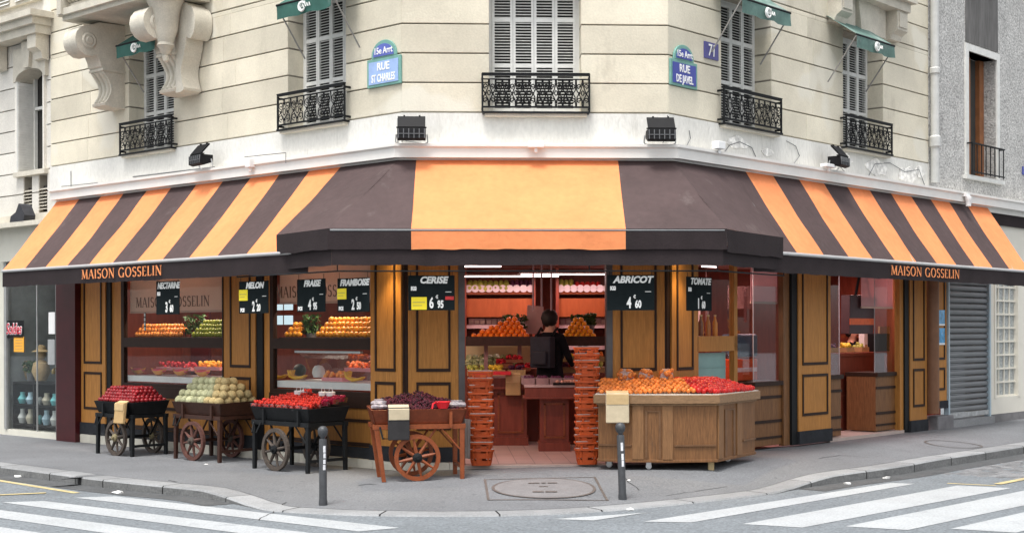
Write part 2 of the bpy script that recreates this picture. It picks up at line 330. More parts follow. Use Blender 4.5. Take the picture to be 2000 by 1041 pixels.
for i in range(len(KL) - 1):
    (a, ha), (b, hb) = KL[i], KL[i + 1]
    stone = int(acc[i] / 1.15); random.seed(stone * 31 + 5); mk.t = random.random()
    sp = b - a; e = 0.018 / max(sp.length, .01) if int(acc[i + 1] / 1.15) != stone else 0
    b2 = b - sp * e; za, zb = ZR + ha, ZR + hb; na, nb = nrm[i], nrm[i + 1]
    c = .018
    A = [a + Vector((0, 0, -.05)), a + Vector((0, 0, ha - c)), a + na * c + Vector((0, 0, ha)), a + na * KW + Vector((0, 0, ha))]
    B = [b2 + Vector((0, 0, -.05)), b2 + Vector((0, 0, hb - c)), b2 + nb * c + Vector((0, 0, hb)), b2 + nb * KW + Vector((0, 0, hb))]
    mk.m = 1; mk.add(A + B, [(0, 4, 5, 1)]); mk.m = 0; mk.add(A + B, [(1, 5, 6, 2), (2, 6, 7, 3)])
    mk.t = 0.0; mk.m = 2
    A2 = [q + na * .012 - Vector((0, 0, .012)) for q in A]; B2 = [b + (q - b2) + nb * .012 - Vector((0, 0, .012)) for q in B]
    mk.add(A2 + B2, [(0, 4, 5, 1), (1, 5, 6, 2), (2, 6, 7, 3)]); mk.m = 0
    up = Vector((0, 0, .004)); g = 0.34
    if ha > .05 or hb > .05:
        mg.add([a - na * .003 + up, b - nb * .003 + up, b - nb * g + up, a - na * g + up], [(3, 2, 1, 0)])
KFACE = mat('shaded_grimy_kerb_face', (0.15, 0.152, 0.15), 0.85, 0.22, 4, 0.3, fine=0.2, fscale=40, stain=((0.06, 0.06, 0.06), 5, 0.57, (1, 1, 2)))  # face colour darkened as the kerb's shaded side, with grime stains
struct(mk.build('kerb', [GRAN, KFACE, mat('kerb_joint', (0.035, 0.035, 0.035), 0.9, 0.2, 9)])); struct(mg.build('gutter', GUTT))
# pavement: strips from the kerb back to (and under) the buildings
mp = MB()
def inner(i): return KL[i][0] + nrm[i] * (KW + 0.003)
def back(i):
    a = inner(i)
    f = acc[i] / acc[-1]
    # the building line: left wall, corner facet, right wall, by nearest projection
    best = None
    for w, lo, hi in ((WL, -40, 0.0), (WF, 0, UF), (WR, 0, 40)):
        u = min(max((a - w.P).dot(w.d), lo), hi); q = w.pt(u, 0.25); dd = (q - a).length
        if best is None or dd < best[0]: best = (dd, q)
    return best[1]
rows = []
NT = 8
for i in range(len(KL)):
    a = inner(i); b = back(i); row = []
    for k in range(NT + 1):
        t = k / NT; p = a.lerp(b, t); zk = ZR + KL[i][1] + .002; zz = gz(p.x); s = min(1, t * 1.6); s = s * s * (3 - 2 * s)
        row.append((p.x, p.y, zk + (zz - zk) * s))
    rows.append(row)
vs = [p for r in rows for p in r]; fs = []
for i in range(len(rows) - 1):
    for k in range(NT):
        q = i * (NT + 1) + k; fs.append((q, q + NT + 1, q + NT + 2, q + 1))
mp.add(vs, fs, True); struct(mp.build('pavement', PAVE))
from mathutils.bvhtree import BVHTree
_bvh = BVHTree.FromPolygons([Vector(v) for v in vs], fs)
def ground(x, y):
    h = _bvh.ray_cast(Vector((x, y, 5)), Vector((0, 0, -1)))
    return h[0].z if h[0] is not None else ZR
def pav(px, py):                                  # pavement point under a photo pixel
    h = _bvh.ray_cast(Vector((0, 0, EYE)), ray(px, py).normalized())
    return h[0] if h[0] is not None else onz(px, py, 0)
def deckq(name, pts, z, m_, kind=True):
    mb = MB(); P = [onz(x, y, z) for x, y in pts]; mb.add(P, [tuple(range(len(P)))[::-1]]); o = mb.build(name, m_); return struct(o)
zs = ZR + .004
A0, A1, A2, A3 = onz(145, 971, zs), onz(225, 968.5, zs), onz(780, 1030, zs), onz(700, 1037, zs)
dl = (A2 - A1).normalized(); w3 = (A0 - A1); step = None
B1 = onz(60, 974.5, zs); off = (B1 - A1) - dl * (B1 - A1).dot(dl)
Ltop = (A2 - A1).length; Lb = (A3 - A0).length
for k in range(-0, 5):
    o_ = off * k; mb = MB(); e0 = dl * (-.28 * k)
    mb.add([A1 + o_ + e0, A2 + o_ + e0, A3 + o_ + e0, A0 + o_ + e0], [(3, 2, 1, 0)])
    struct(mb.build('crossing_stripe', PAINTW))
E1, E2, E3, E4 = onz(1255, 1018, zs), onz(1740, 942.5, zs), onz(1787, 944, zs), onz(1350, 1019.5, zs)
F1, F2, F3, F4 = onz(1450, 1022.5, zs), onz(1870, 947.5, zs), onz(1975, 952.5, zs), onz(1567, 1029.5, zs)
dr = (F2 - F1).normalized(); pr = Vector((dr.y, -dr.x, 0)); wdt = abs((F4 - F1).dot(pr))
offr = pr * abs((F1 - E1).dot(pr)) + dr * (F1 - E1).dot(dr)
for q in ([onz(1080, 1013, zs), onz(1265, 1000, zs), onz(1160, 1015.5, zs)], [E1, E2, E3, E4], [F1, F2, F3, F4]):
    mb = MB(); mb.add(q, [tuple(range(len(q)))[::-1]]); struct(mb.build('crossing_stripe', PAINTW))
for k in (1, 2, 3):
    q = [p + offr * k for p in (F1, F2, F3, F4)]; mb = MB(); mb.add(q, [(3, 2, 1, 0)]); struct(mb.build('crossing_stripe', PAINTW))
def line(pts, w, z=zs, m_=PAINTY):
    mb = MB()
    for p, q in zip(pts, pts[1:]):
        a, b = onz(*p, z), onz(*q, z); n = (b - a).normalized(); n = Vector((-n.y, n.x, 0)) * w / 2; mb.add([a - n, b - n, b + n, a + n], [(0, 1, 2, 3)])
    return struct(mb.build('yellow_line', m_))
line([(-80, 925), (150, 962)], .09); line([(-80, 969), (90, 961.5)], .09, zs + .004)
line([(1850, 943), (1945, 947.5)], .06); line([(1948, 944.5), (2080, 919)], .10, zs + .004)
# stone setts along the right kerb
mb = MB(); random.seed(17)
K0 = onz(1790, 921.5, ZR); dS = WR.d; nS = Vector((dS.y, -dS.x, 0))
for i in range(70):
    for j in range(13):
        a = K0 + dS * (.16 * i + (.08 if j % 2 else 0)) + nS * (.36 + .115 * j); mb.t = random.random()
        if random.random() < .06: continue
        q = [a, a + dS * .145, a + dS * .145 + nS * .10, a + nS * .10]; h = random.uniform(.004, .010)
        mb.add([p + Vector((0, 0, 0)) for p in q] + [(a + dS * .0725 + nS * .05).lerp(p, .8) + Vector((0, 0, h)) for p in q], [(0, 3, 7, 4), (3, 2, 6, 7), (2, 1, 5, 6), (1, 0, 4, 5), (7, 6, 5, 4)])
struct(mb.build('cobbled_strip', mat('setts', (.15, .152, .155), .85, .15, 3, tone=.28, fine=.15, fscale=40)))
# cellar hatch / manhole frame in the pavement by the doorway
c0 = pav(1062, 953)
mh = empty('manhole_cover', (c0.x, c0.y, c0.z), math.radians(2.8), 'square steel manhole frame with round cover set in the pavement before the shop doorway', 'manhole cover')
IRONG = mat('worn_iron', (0.10, 0.085, 0.075), 0.6, 0.25, 8); CVR = mat('cover_infill', (0.165, 0.158, 0.158), 0.85, 0.12, 6, fine=0.15, fscale=60)
def slope(mb, pts):                               # drapes a flat outline on the pavement
    out = []
    for x, y in pts:
        X, Y = c0.x + x * math.cos(mh.rotation_euler.z) - y * math.sin(mh.rotation_euler.z), c0.y + x * math.sin(mh.rotation_euler.z) + y * math.cos(mh.rotation_euler.z)
        out.append((x, y, ground(X, Y) - c0.z + .006 + slope.h))
    return out
def ringpts(r, n=40): return [(r * math.cos(2 * pi * i / n), r * math.sin(2 * pi * i / n)) for i in range(n)]
def stripring(mb, o, i_):
    n = len(o); vs_ = slope(mb, o) + slope(mb, i_); mb.add(vs_, [(k, (k + 1) % n, n + (k + 1) % n, n + k) for k in range(n)])
def sq(r, n=10):
    c = [(-r, -r), (r, -r), (r, r), (-r, r)]; out = []
    for i in range(4):
        for k in range(n): t = k / n; out.append((c[i][0] + (c[(i + 1) % 4][0] - c[i][0]) * t, c[i][1] + (c[(i + 1) % 4][1] - c[i][1]) * t))
    return out
slope.h = 0.0; fr = MB(); stripring(fr, sq(.655), sq(.628)); fr.build('frame', IRONG, mh)
slope.h = 0.004; cv = MB(); stripring(cv, ringpts(.585), ringpts(.555)); cv.build('rim', IRONG, mh)
slope.h = 0.004; cv = MB()
for r0, r1 in ((.553, .40), (.40, .2), (.2, .001)): stripring(cv, ringpts(r0), ringpts(r1))
cv.build('cover', CVR, mh)
slope.h = 0.010; cv = MB()
for (x0, x1, y0, y1) in ((-.16, -.03, .22, .27), (-.01, .04, .22, .27), (.06, .17, .22, .27), (-.05, .05, .02, .05), (-.14, -.02, -.28, -.22), (.0, .13, -.28, -.22)):
    cv.add(slope(cv, [(x0, y0), (x1, y0), (x1, y1), (x0, y1)]), [(0, 1, 2, 3)])
cv.build_each('raised_mark', IRONG, mh)
cr = pav(1862, 868)
mb = MB(Matrix.Translation(cr))
pts = [(0.42 * math.cos(2 * pi * k / 28), 0.42 * math.sin(2 * pi * k / 28)) for k in range(28)]
mb.add([(x, y, ground(cr.x + x, cr.y + y) - cr.z + .006) for x, y in pts] + [(x * .93, y * .93, ground(cr.x + x, cr.y + y) - cr.z + .006) for x, y in pts], [(k, (k + 1) % 28, 28 + (k + 1) % 28, 28 + k) for k in range(28)])
tag(mb.build('drain_cover', IRONG), 'round iron cover rim in the pavement in front of the grey roller shutter', 'manhole cover')
# cracks and a saw cut in the pavement
def crack(pts, w, name='pavement_crack'):
    P = [pav(*q) for q in pts]; mb = MB(); 
    for a, b in zip(P, P[1:]):
        n_ = max(2, int((b - a).length / .12)); prev = a
        for i in range(1, n_ + 1):
            q = a.lerp(b, i / n_); q = Vector((q.x + random.uniform(-.02, .02), q.y + random.uniform(-.02, .02), 0)) if i < n_ else q; q.z = ground(q.x, q.y) + .005
            p = Vector((prev.x, prev.y, ground(prev.x, prev.y) + .005)); d = (q - p).normalized(); nn = Vector((-d.y, d.x, 0)) * w / 2; mb.add([p - nn, q - nn, q + nn, p + nn], [(0, 1, 2, 3)]); prev = q
    struct(mb.build(name, mat('crack_dark', (.045, .045, .045), .95, .2, 9)))
random.seed(12)
crack([(1212, 928), (1248, 957)], .012); crack([(120, 916), (60, 912), (20, 918)], .012); crack([(505, 992), (520, 984), (560, 981)], .014); crack([(700, 948), (720, 945), (735, 946)], .02); crack([(300, 940), (330, 938), (345, 941)], .015); crack([(1600, 895), (1640, 889), (1700, 893)], .014); crack([(1420, 950), (1300, 968)], .010)
# litter
random.seed(3)
LIT = mat('crumpled_paper', (0.70, 0.70, 0.68), 0.8, 0.15, 12); LITG = mat('green_white_wrapper', (0.35, 0.62, 0.45), 0.5, 0.5, 9)
def scrap(px, py, r, lab, m_=LIT, z=None):
    p = pav(px, py) if z is None else onz(px, py, z); mb = MB(); n = 9; vs = [(0, 0, r * .5)]
    for k in range(n): a = 2 * pi * k / n; q = r * random.uniform(.6, 1.15); vs.append((q * math.cos(a), q * math.sin(a), random.uniform(0, .5) * r))
    for k in range(n): a = 2 * pi * k / n; vs.append((r * .9 * math.cos(a), r * .9 * math.sin(a), .003))
    fs = [(0, 1 + k, 1 + (k + 1) % n) for k in range(n)] + [(1 + k, 10 + k, 10 + (k + 1) % n, 1 + (k + 1) % n) for k in range(n)]
    mb.add(vs, fs); o = mb.build('paper_scrap', m_, None, p); return tag(o, lab, 'litter')
scrap(231, 963, .07, 'crumpled white paper in the gutter above the first left crossing stripe', z=ZR)
scrap(1655, 935 + 10, .05, 'torn white scrap in the gutter at the start of the right kerb', z=ZR)
scrap(1731, 934, .055, 'white scrap lying in the gutter under the right kerb joint', z=ZR)
scrap(1830, 911, .075, 'green and white wrapper in the gutter by the right kerb', LITG, ZR)
scrap(35, 931, .05, 'white scrap in the gutter at the far left kerb', z=ZR)
scrap(1231, 996, .05, 'small white scrap lying at the dropped kerb below the right bollard', z=ZR)
scrap(402, 907, .03, 'tiny white scrap on the pavement beside the melon cart leg')
scrap(1228, 938, .025, 'tiny white scrap on the pavement just right of the right bollard')

# ------------------------------------------------------------------ the corner building: masonry, windows, railings, corbels
TAN = math.tan(math.radians(22.5)); ULEFT, URIGHT = -8.476, 7.30
ROOT = Vector((PL.x, PL.y, 0)); TR = Matrix.Translation(-ROOT)
bld = empty('corner_building', ROOT, 0, 'pale limestone corner building with iron railed windows above the fruit shop', 'building')
WINS = [(WL, -6.14, -4.94), (WL, -2.253, -1.062), (WF, 1.094, 2.255), (WR, 1.198, 2.445), (WR, 4.461, 5.725)]
Z0, ZT = 4.47, 6.25
def block(mb, u0, u1, y0, y1, z0, z1, ml=False, mr=False):
    mb.prism([(u0 + (y0 * TAN if ml else 0), y0), (u1 - (y0 * TAN if mr else 0), y0), (u1 - (y1 * TAN if mr else 0), y1), (u0 + (y1 * TAN if ml else 0), y1)], 'z', z0, z1)
def spans(w, a, b, z0, z1, wins=WINS):
    cur = [(a, b)]
    for q in wins:
        top = q[3] if len(q) > 3 else (Z0, ZT)
        if q[0] is w and z0 < top[1] - .05 and z1 > top[0] + .05:
            n = []
            for s, e in cur:
                if q[2] <= s or q[1] >= e: n.append((s, e))
                else:
                    if q[1] > s: n.append((s, q[1]))
                    if q[2] < e: n.append((q[2], e))
            cur = n
    return cur
EXT = [(WL, ULEFT, 0, False, True), (WF, 0, UF, True, True), (WR, 0, URIGHT, True, False)]
levels = [4.478 + .3685 * k for k in range(12)]; levels = levels[:5] + [ZT - .0 if False else levels[5]] + levels[6:]
ms = MB(); mj = MB(); random.seed(11)
for w, ua, ub, ml, mr in EXT:
    ms.M = mj.M = TR @ w.M()
    for k in range(len(levels) - 1):
        z0, z1 = levels[k], levels[k + 1]
        zz = [(z0, z1)]
        if z0 < ZT < z1: zz = [(z0, ZT), (ZT, z1)]
        for (za, zb) in zz:
            g0 = .0085 if za == z0 else 0; g1 = .0085 if zb == z1 else 0
            for s, e in spans(w, ua, ub, za, zb):
                n = max(1, round((e - s) / 1.25)); cuts = [s + (e - s) * i / n + (random.uniform(-.18, .18) if 0 < i < n else 0) for i in range(n + 1)]
                for i in range(n):
                    a, b = cuts[i], cuts[i + 1]; ms.t = random.random()
                    block(ms, a + (.002 if i else 0), b - (.002 if i < n - 1 else 0), 0, .45, za + g0, zb - g1, ml and a == ua, mr and b == ub)
                block(mj, s + .001, e - .001, .022, .44, za - .02, zb + .02, ml and s == ua, mr and e == ub)
wall_o = ms.build('stone_wall', STONE, bld, bevel=.006); mj.build('mortar', JOINT, bld)
mb = MB()
for w, ua, ub, ml, mr in EXT:
    mb.M = TR @ w.M(); block(mb, ua, ub, -.012, .45, 3.98, 4.466, ml, mr)
mb.build('painted_band', RENDERW, bld)
mb = MB()                                           # lintel masonry behind the awnings and the roof slab
for w, ua, ub, ml, mr in EXT:
    mb.M = TR @ w.M(); block(mb, ua, ub, .03, .45, 2.86, 3.98, ml, mr)
mb.build('lintel', RENDERW, bld)
def mitre(i, o, w0=WL, w1=WF, w2=WR):
    a, b, P = ((WL, WF, PL), (WF, WR, PR))[i]; k = (a.n + b.n) / (1 + a.n.dot(b.n)); return P - k * o
def sweep(mb, prof, uL, uR, dz=None):               # runs a moulding round the corner with mitred joints
    rings = []
    for st in range(4):
        r = []
        for o, z in prof:
            p = WL.pt(uL, -o) if st == 0 else mitre(0, o) if st == 1 else mitre(1, o) if st == 2 else WR.pt(uR, -o)
            r.append(p + Vector((0, 0, z)))
        rings.append(r)
    n = len(prof); vs = [p for r in rings for p in r]; fs = []
    for i in range(3):
        for k in range(n): fs.append((i * n + k, (i + 1) * n + k, (i + 1) * n + (k + 1) % n, i * n + (k + 1) % n))
    fs.append(tuple(range(n))); fs.append(tuple(range(3 * n, 4 * n))[::-1]); mb.add(vs, fs)
mb = MB(TR); sweep(mb, [(-.05, 3.80), (.10, 3.80), (.10, 3.885), (.21, 3.885), (.21, 4.00), (.24, 4.02), (.24, 4.055), (-.05, 4.10)], -8.13, 11.6); mb.build('awning_fascia', FASCIA, bld)

def railing(mb, w, h, cells):
    B = .018
    mb.box(0, w, -B, B, h - .025, h); mb.box(-.004, w + .004, -B - .004, B + .004, h, h + .010); mb.box(0, w, -B * .8, B * .8, .035, .055); mb.box(0, w, -B * .8, B * .8, h - .075, h - .062)
    for x in (0, w): mb.box(x - .011, x + .011, -.011, .011, -.02, h)
    cw = w / cells; r = .0072; z0, z1 = .055, h - .075; H = z1 - z0
    def sp(cx, cz, R, a0, turns, sg, n=13): return [(cx + sg * R * (1 - .75 * i / n) * math.cos(a0 + turns * 2 * pi * i / n), 0, cz + R * (1 - .75 * i / n) * math.sin(a0 + turns * 2 * pi * i / n)) for i in range(n + 1)]
    for c in range(cells):
        x = c * cw + cw / 2
        for sg in (-1, 1):
            R = min(cw * .19, H * .2)
            mb.tube(sp(x + sg * cw * .25, z0 + H * .24, R, -pi / 2, 1.2, sg), r, 4); mb.tube(sp(x + sg * cw * .25, z1 - H * .24, R, -pi / 2, 1.2, sg), r, 4)
            mb.tube([(x + sg * cw * .04, 0, z0), (x + sg * cw * .07, 0, z0 + H * .25), (x + sg * cw * .30, 0, z0 + H * .48), (x + sg * cw * .45, 0, z0 + H * .62), (x + sg * cw * .47, 0, z1)], r, 4)
            mb.tube([(x + sg * cw * .47, 0, z0), (x + sg * cw * .42, 0, z0 + H * .35), (x + sg * cw * .2, 0, z0 + H * .55), (x + sg * cw * .06, 0, z0 + H * .75), (x + sg * cw * .03, 0, z1)], r, 4)
            mb.ball((x + sg * cw * .25, 0, z0 + H * .5), .017, 6, 4)
        mb.tube([(x + R * .55 * math.cos(a), 0, z0 + H * .5 + R * .9 * math.sin(a)) for a in [2 * pi * k / 10 for k in range(10)]], r, 4, closed=True)
        mb.ball((x, 0, z0 + H * .18), .02, 6, 4); mb.ball((x, 0, z1 - H * .16), .02, 6, 4)
WLAB = {0: 'left'}
for wi, (w, ua, ub) in enumerate(WINS):
    wd = ub - ua; fr = MB()
    y = .27                                           # frame, standing 0.27 m behind the wall face
    fr.box(0, .045, y, y + .07, 0, ZT - Z0); fr.box(wd - .045, wd, y, y + .07, 0, ZT - Z0); fr.box(.045, wd - .045, y, y + .07, ZT - Z0 - .06, ZT - Z0); fr.box(.045, wd - .045, y, y + .07, 0, .05)
    fr.m = 1; fr.box(0, wd, y + .09, y + .12, 0, ZT - Z0); fr.m = 0
    wo = fr.build('window', [WPAINT, DARKV], bld, w.pt(ua, 0, Z0) - ROOT, w.a)
    n = 4; lw = (wd - .09) / n
    for k in range(n):
        x0 = .045 + lw * k; sh = MB(); H = ZT - Z0 - .06
        sh.box(x0 + .002, x0 + .034, y - .012, y + .02, .05, H); sh.box(x0 + lw - .034, x0 + lw - .002, y - .012, y + .02, .05, H)
        for zz in (.05, .62, 1.2, H - .05): sh.box(x0 + .034, x0 + lw - .034, y - .010, y + .018, zz, zz + .05)
        z = .11
        while z < H - .06:
            sh.add([(x0 + .034, y - .010, z), (x0 + lw - .034, y - .010, z), (x0 + lw - .034, y + .020, z + .014), (x0 + .034, y + .020, z + .014),
                    (x0 + .034, y - .008, z - .006), (x0 + lw - .034, y - .008, z - .006)], [(0, 1, 2, 3), (4, 5, 1, 0), (3, 2, 5, 4)]); z += .037
        sh.build('shutter', WPAINT, wo)
    si = MB(); si.box(-.06, wd + .06, -.10, .28, -.055, -.004); si.build('sill', STONE_S, wo, bevel=.008)
    rl = MB(Matrix.Translation((-.09, -.10, .015))); railing(rl, wd + .18, .46, 5 if wi != 2 else 8)
    for x in (0, wd + .18): rl.box(x - .011, x + .011, .0, .13, .40, .425); rl.box(x - .011, x + .011, .0, .13, .02, .045)
    rl.box(0, wd + .18, -.03, .09, -.035, -.012); rl.build('railing', IRON, wo)
# the stone frames over the two outermost windows and the bow window on its consoles
def console(mb, prof, u0, u1): mb.prism([(-o, z) for o, z in prof], 'x', u0, u1, True)
PROF = [(0, 5.19), (.22, 5.19), (.345, 5.215), (.36, 5.25), (.33, 5.27)] + [(.33 - .10 * math.sin(pi * t) + .02 * t, 5.27 + .42 * t) for t in (.15, .3, .45, .6, .75, .9, 1.0)] + [(.375, 5.72), (.38, 5.77), (.42, 5.80), (.44, 5.88)] + [(.62 + .235 * math.cos(a), 6.16 + .235 * math.sin(a)) for a in [math.radians(q) for q in (235, 260, 285, 310, 335, 0, 25, 50, 75, 95)]] + [(.45, 6.46), (0, 6.48)]
cs = MB(TR @ WL.M())
for a in (-6.60, -4.78): console(cs, PROF, a, a + .36)
for a in (-6.235, -4.415):                            # volute eyes and fluted fronts
    cs.lathe([(.0, .03), (.05, .03), (.07, .012), (.10, .02), (.13, .0)], 14, (a, -.62, 6.16), 'x')
for a in (-6.60, -4.78):
    for k in range(3): cs.tube([(a + .07 + .11 * k, -o - .006, z) for o, z in PROF[4:13]], .026, 6)
    cs.box(a - .02, a + .38, -.40, -.0, 5.735, 5.775)
# the second console of the pair, turned along the wall, and the hanging pendant between them
pf = [(-4.42 + o * .56, z) for o, z in PROF]
cs.prism(pf, 'y', -.32, -.02, True); cs.lathe([(.0, .03), (.05, .03), (.07, .012), (.10, .02), (.13, .0)], 14, (-4.42 + .62 * .56, -.32, 6.16), 'y')
cs.lathe([(.0, 5.60), (.035, 5.62), (.05, 5.68), (.03, 5.70), (.07, 5.74), (.09, 5.80), (.13, 5.84), (.11, 5.88), (.17, 6.05), (.20, 6.30), (.24, 6.42), (.28, 6.48)], 14, (-4.40, -.50, 0))
cs.build('console', STONE_S, bld)
bw = MB(TR @ WL.M())                                  # moulded underside and body of the bow window
def slab(u0, u1, out, z0, z1): bw.box(u0, u1, -out, 0, z0, z1)
slab(-6.70, -4.02, .80, 6.49, 6.56); slab(-6.76, -3.96, .86, 6.56, 6.66); slab(-6.68, -4.04, .76, 6.66, 6.74)
bw.prism([(0, 6.74), (-.70, 6.74), (-.82, 6.82), (-.84, 6.95), (-.76, 7.05), (0, 7.05)], 'x', -6.74, -3.98, True)
slab(-6.66, -4.06, .72, 7.05, 9.0)
k = -6.62
while k < -4.05: bw.tube([(k, -.70, 6.75), (k, -.84, 6.82), (k, -.862, 6.95), (k, -.77, 7.045)], .028, 5); k += .085
for u in (-6.7, -4.13): bw.box(u, u + .12, -.90, -.7, 6.57, 7.02)
bw.build('bow_window', STONE_S, bld)
ho = MB(TR @ WR.M())                                  # window hood at the right end
ho.box(4.0, 6.15, -.26, .0, 6.72, 6.86); ho.box(3.92, 6.23, -.34, .0, 6.86, 6.98); ho.box(3.9, 6.25, -.30, 0, 6.98, 7.4)
for u in (4.02, 5.78): ho.prism([(0, 6.28), (-.10, 6.28), (-.13, 6.36), (-.22, 6.42), (-.22, 6.72), (0, 6.72)], 'x', u, u + .34)
for u in (4.06, 5.82): ho.box(u, u + .26, -.24, -.2, 6.46, 6.68)
ho.prism([(4.86, 6.252), (5.32, 6.252), (5.42, 6.72), (4.76, 6.72)], 'y', -.10, 0); ho.box(4.45, 4.75, -.05, 0, 6.28, 6.72); ho.box(5.43, 5.72, -.05, 0, 6.28, 6.72)
ho.build('window_hood', STONE_S, bld)
# cables and small fittings on the painted band
cb = MB(TR)
def cable(w, pts, o=.025, r=.006): cb.tube([w.pt(u, -o, z) for u, z in pts], r, 4)
cable(WF, [(3.28, 4.10), (3.34, 4.18), (3.36, 4.30), (3.34, 4.45)]); cable(WL, [(-.05, 4.06), (-.05, 4.40)]); cable(WR, [(.35, 4.08), (.45, 4.2), (.42, 4.3)])
cable(WR, [(3.0, 4.10), (3.15, 4.22), (3.05, 4.35), (2.8, 4.40)]); cable(WR, [(4.2, 4.25), (4.35, 4.15), (4.5, 4.08)]); cable(WL, [(-8.1, 4.12), (-7.0, 4.10), (-7.0, 4.0)]); cable(WL, [(-7.8, 4.08), (-7.8, 4.35)])
cable(WL, [(-2.9, 4.14), (-2.0, 4.12), (-2.0, 3.98)], .24); cable(WL, [(-6.0, 4.12), (-3.9, 4.10)], .02, .008)
cable(WR, [(1.2, 4.07), (1.35, 4.2), (1.6, 4.27), (1.9, 4.22), (2.0, 4.1)]); cable(WR, [(5.2, 4.10), (5.4, 4.3), (5.9, 4.36), (6.4, 4.26), (6.9, 4.34), (7.1, 4.1)]); cable(WF, [(.0, 4.1), (.02, 4.35)]); cable(WF, [(.28, 4.08), (.05, 4.11), (-.0, 4.2)])
cb.build_each('cable', GREYP, bld)
FLK = mat('flaking_plaster', (.74, .72, .68), .9, .2, 6, .8, fine=.3, fscale=14)
for u, z, a, b in ((1.55, 4.25, .28, .10), (2.3, 4.2, .16, .07), (4.55, 4.3, .2, .1), (5.5, 4.25, .42, .14), (6.5, 4.22, .35, .16), (6.95, 4.3, .2, .1)):
    z_ = MB(TR @ WR.M()); random.seed(int(u * 10)); n = 15; P = [(u + a * random.uniform(.7, 1.1) * math.cos(2 * pi * k / n), z + b * random.uniform(.6, 1.1) * math.sin(2 * pi * k / n)) for k in range(n)]
    z_.prism(P, 'y', -.024, -.010); z_.build('plaster_patch', FLK, bld, bevel=.004)

# ------------------------------------------------------------------ neighbours
nl = empty('left_building', WL.pt(ULEFT, 0, 0), 0, 'cream stone building at the left edge with gift shop below', 'building')
NL = Matrix.Translation(-nl.location) @ WL.M()
ms = MB(NL); mj = MB(NL); aw = (WL, -9.56, -8.66, (4.47, 6.02)); random.seed(4)
lv = [3.72 + .3685 * k for k in range(15)]
for k in range(len(lv) - 1):
    for s, e in spans(WL, -22, ULEFT, lv[k], lv[k + 1], [aw, (WL, -9.42, -9.14, (3.75, 4.18)), (WL, -8.92, -8.64, (3.75, 4.18))]):
        n = max(1, round((e - s) / 1.3)); cuts = [s + (e - s) * i / n for i in range(n + 1)]
        for i in range(n): ms.t = random.random(); ms.box(cuts[i] + .002, cuts[i + 1] - .002, .03, .45, lv[k] + .010, lv[k + 1] - .010)
        mj.box(s, e, .05, .44, lv[k] - .02, lv[k + 1] + .02)
ms.box(-8.70, -8.66, -.02, .03, 4.40, 6.1); ms.box(-9.62, -9.56, -.02, .03, 4.40, 6.1)
ms.build('stone_wall', mat('white_limestone', (0.64, 0.61, 0.55), 0.9, 0.08, 1.5, 0.2, tone=0.08, fine=0.08, fscale=40), nl); mj.build('mortar', JOINT, nl)
mt = MB(NL)
mt.box(-9.64, -8.60, -.05, .30, 4.38, 4.46)
arch = [(-9.56 + .45 + .45 * math.cos(a), 6.02 + .16 * math.sin(a)) for a in [pi * q / 10 for q in range(11)]]
mt.prism([(-8.58, 6.0), (-8.58, 6.55), (-9.64, 6.55), (-9.64, 6.0)] + arch[::-1], 'y', -.04, .35)
mt.prism([(-9.02, 6.19), (-9.20, 6.19), (-9.26, 6.62), (-8.96, 6.62)], 'y', -.10, -.04)
mt.box(-12, ULEFT + .05, -.35, 0, 6.80, 6.92); mt.box(-12, ULEFT + .12, -.42, 0, 6.92, 7.02); mt.box(-12, ULEFT + .02, -.28, 0, 6.66, 6.80)
for u in (-8.80, -10.2): mt.prism([(0, 6.25), (-.12, 6.27), (-.14, 6.38), (-.24, 6.44), (-.24, 6.66), (0, 6.66)], 'x', u, u + .28)
mt.box(-22, ULEFT + .30, -.30, 0, 3.50, 3.58); mt.box(-22, ULEFT + .30, -.10, .2, 3.58, 3.72)
for u in (-9.42, -8.92):
    for z in [3.79 + .055 * q for q in range(7)]: mt.add([(u, .02, z), (u + .28, .02, z), (u + .28, .08, z + .035), (u, .08, z + .035)], [(0, 1, 2, 3)])
mt.m = 1; mt.box(-9.45, -8.6, .12, .14, 3.7, 4.2); mt.m = 0
mt.build('stone_trim', [STONE_S, DARKV], nl)
z = MB(NL); z.m = 1; z.box(-9.56, -8.66, .36, .38, 4.46, 6.18); z.m = 0
z.box(-9.56, -9.50, .28, .34, 4.46, 6.1); z.box(-8.72, -8.66, .28, .34, 4.46, 6.1); z.box(-9.14, -9.08, .28, .34, 4.46, 6.1); z.box(-9.56, -8.66, .28, .34, 5.55, 5.60)
wo = z.build('window', [WPAINT, DARKV], nl)
z = MB(NL)
for a, b in ((-9.555, -9.53),): z.box(a, b, -.02, .28, 4.47, 6.0)
for q in range(34): z.box(-9.53, -9.52, 0, .26, 4.52 + .043 * q, 4.545 + .043 * q)
z.build('shutter', WPAINT, wo)
z = MB(NL); z.box(-10.6, -8.75, -.06, .1, 7.3, 9.0); z.build('upper_wall', STONE_S, nl)
z = MB(NL)
for a in (-10.2, -9.5):
    for q in range(24): z.add([(a, -.09, 7.35 + .06 * q), (a + .5, -.09, 7.35 + .06 * q), (a + .5, -.065, 7.385 + .06 * q), (a, -.065, 7.385 + .06 * q)], [(0, 1, 2, 3)])
z.build('upper_shutter', WPAINT, nl)
z = MB(NL); z.box(-22, -10.1, .02, .45, -.2, 3.5); z.box(-10.1, -8.2, .30, .45, 2.75, 3.5); z.box(-10.1, ULEFT + .3, -.06, .3, 2.95, 3.5); z.box(-10.1, -8.2, 0.02, .5, -.2, .06); z.build('shop_wall', mat('gift_shop_paint', (0.60, 0.58, 0.50), 0.7, 0.06, 3), nl)
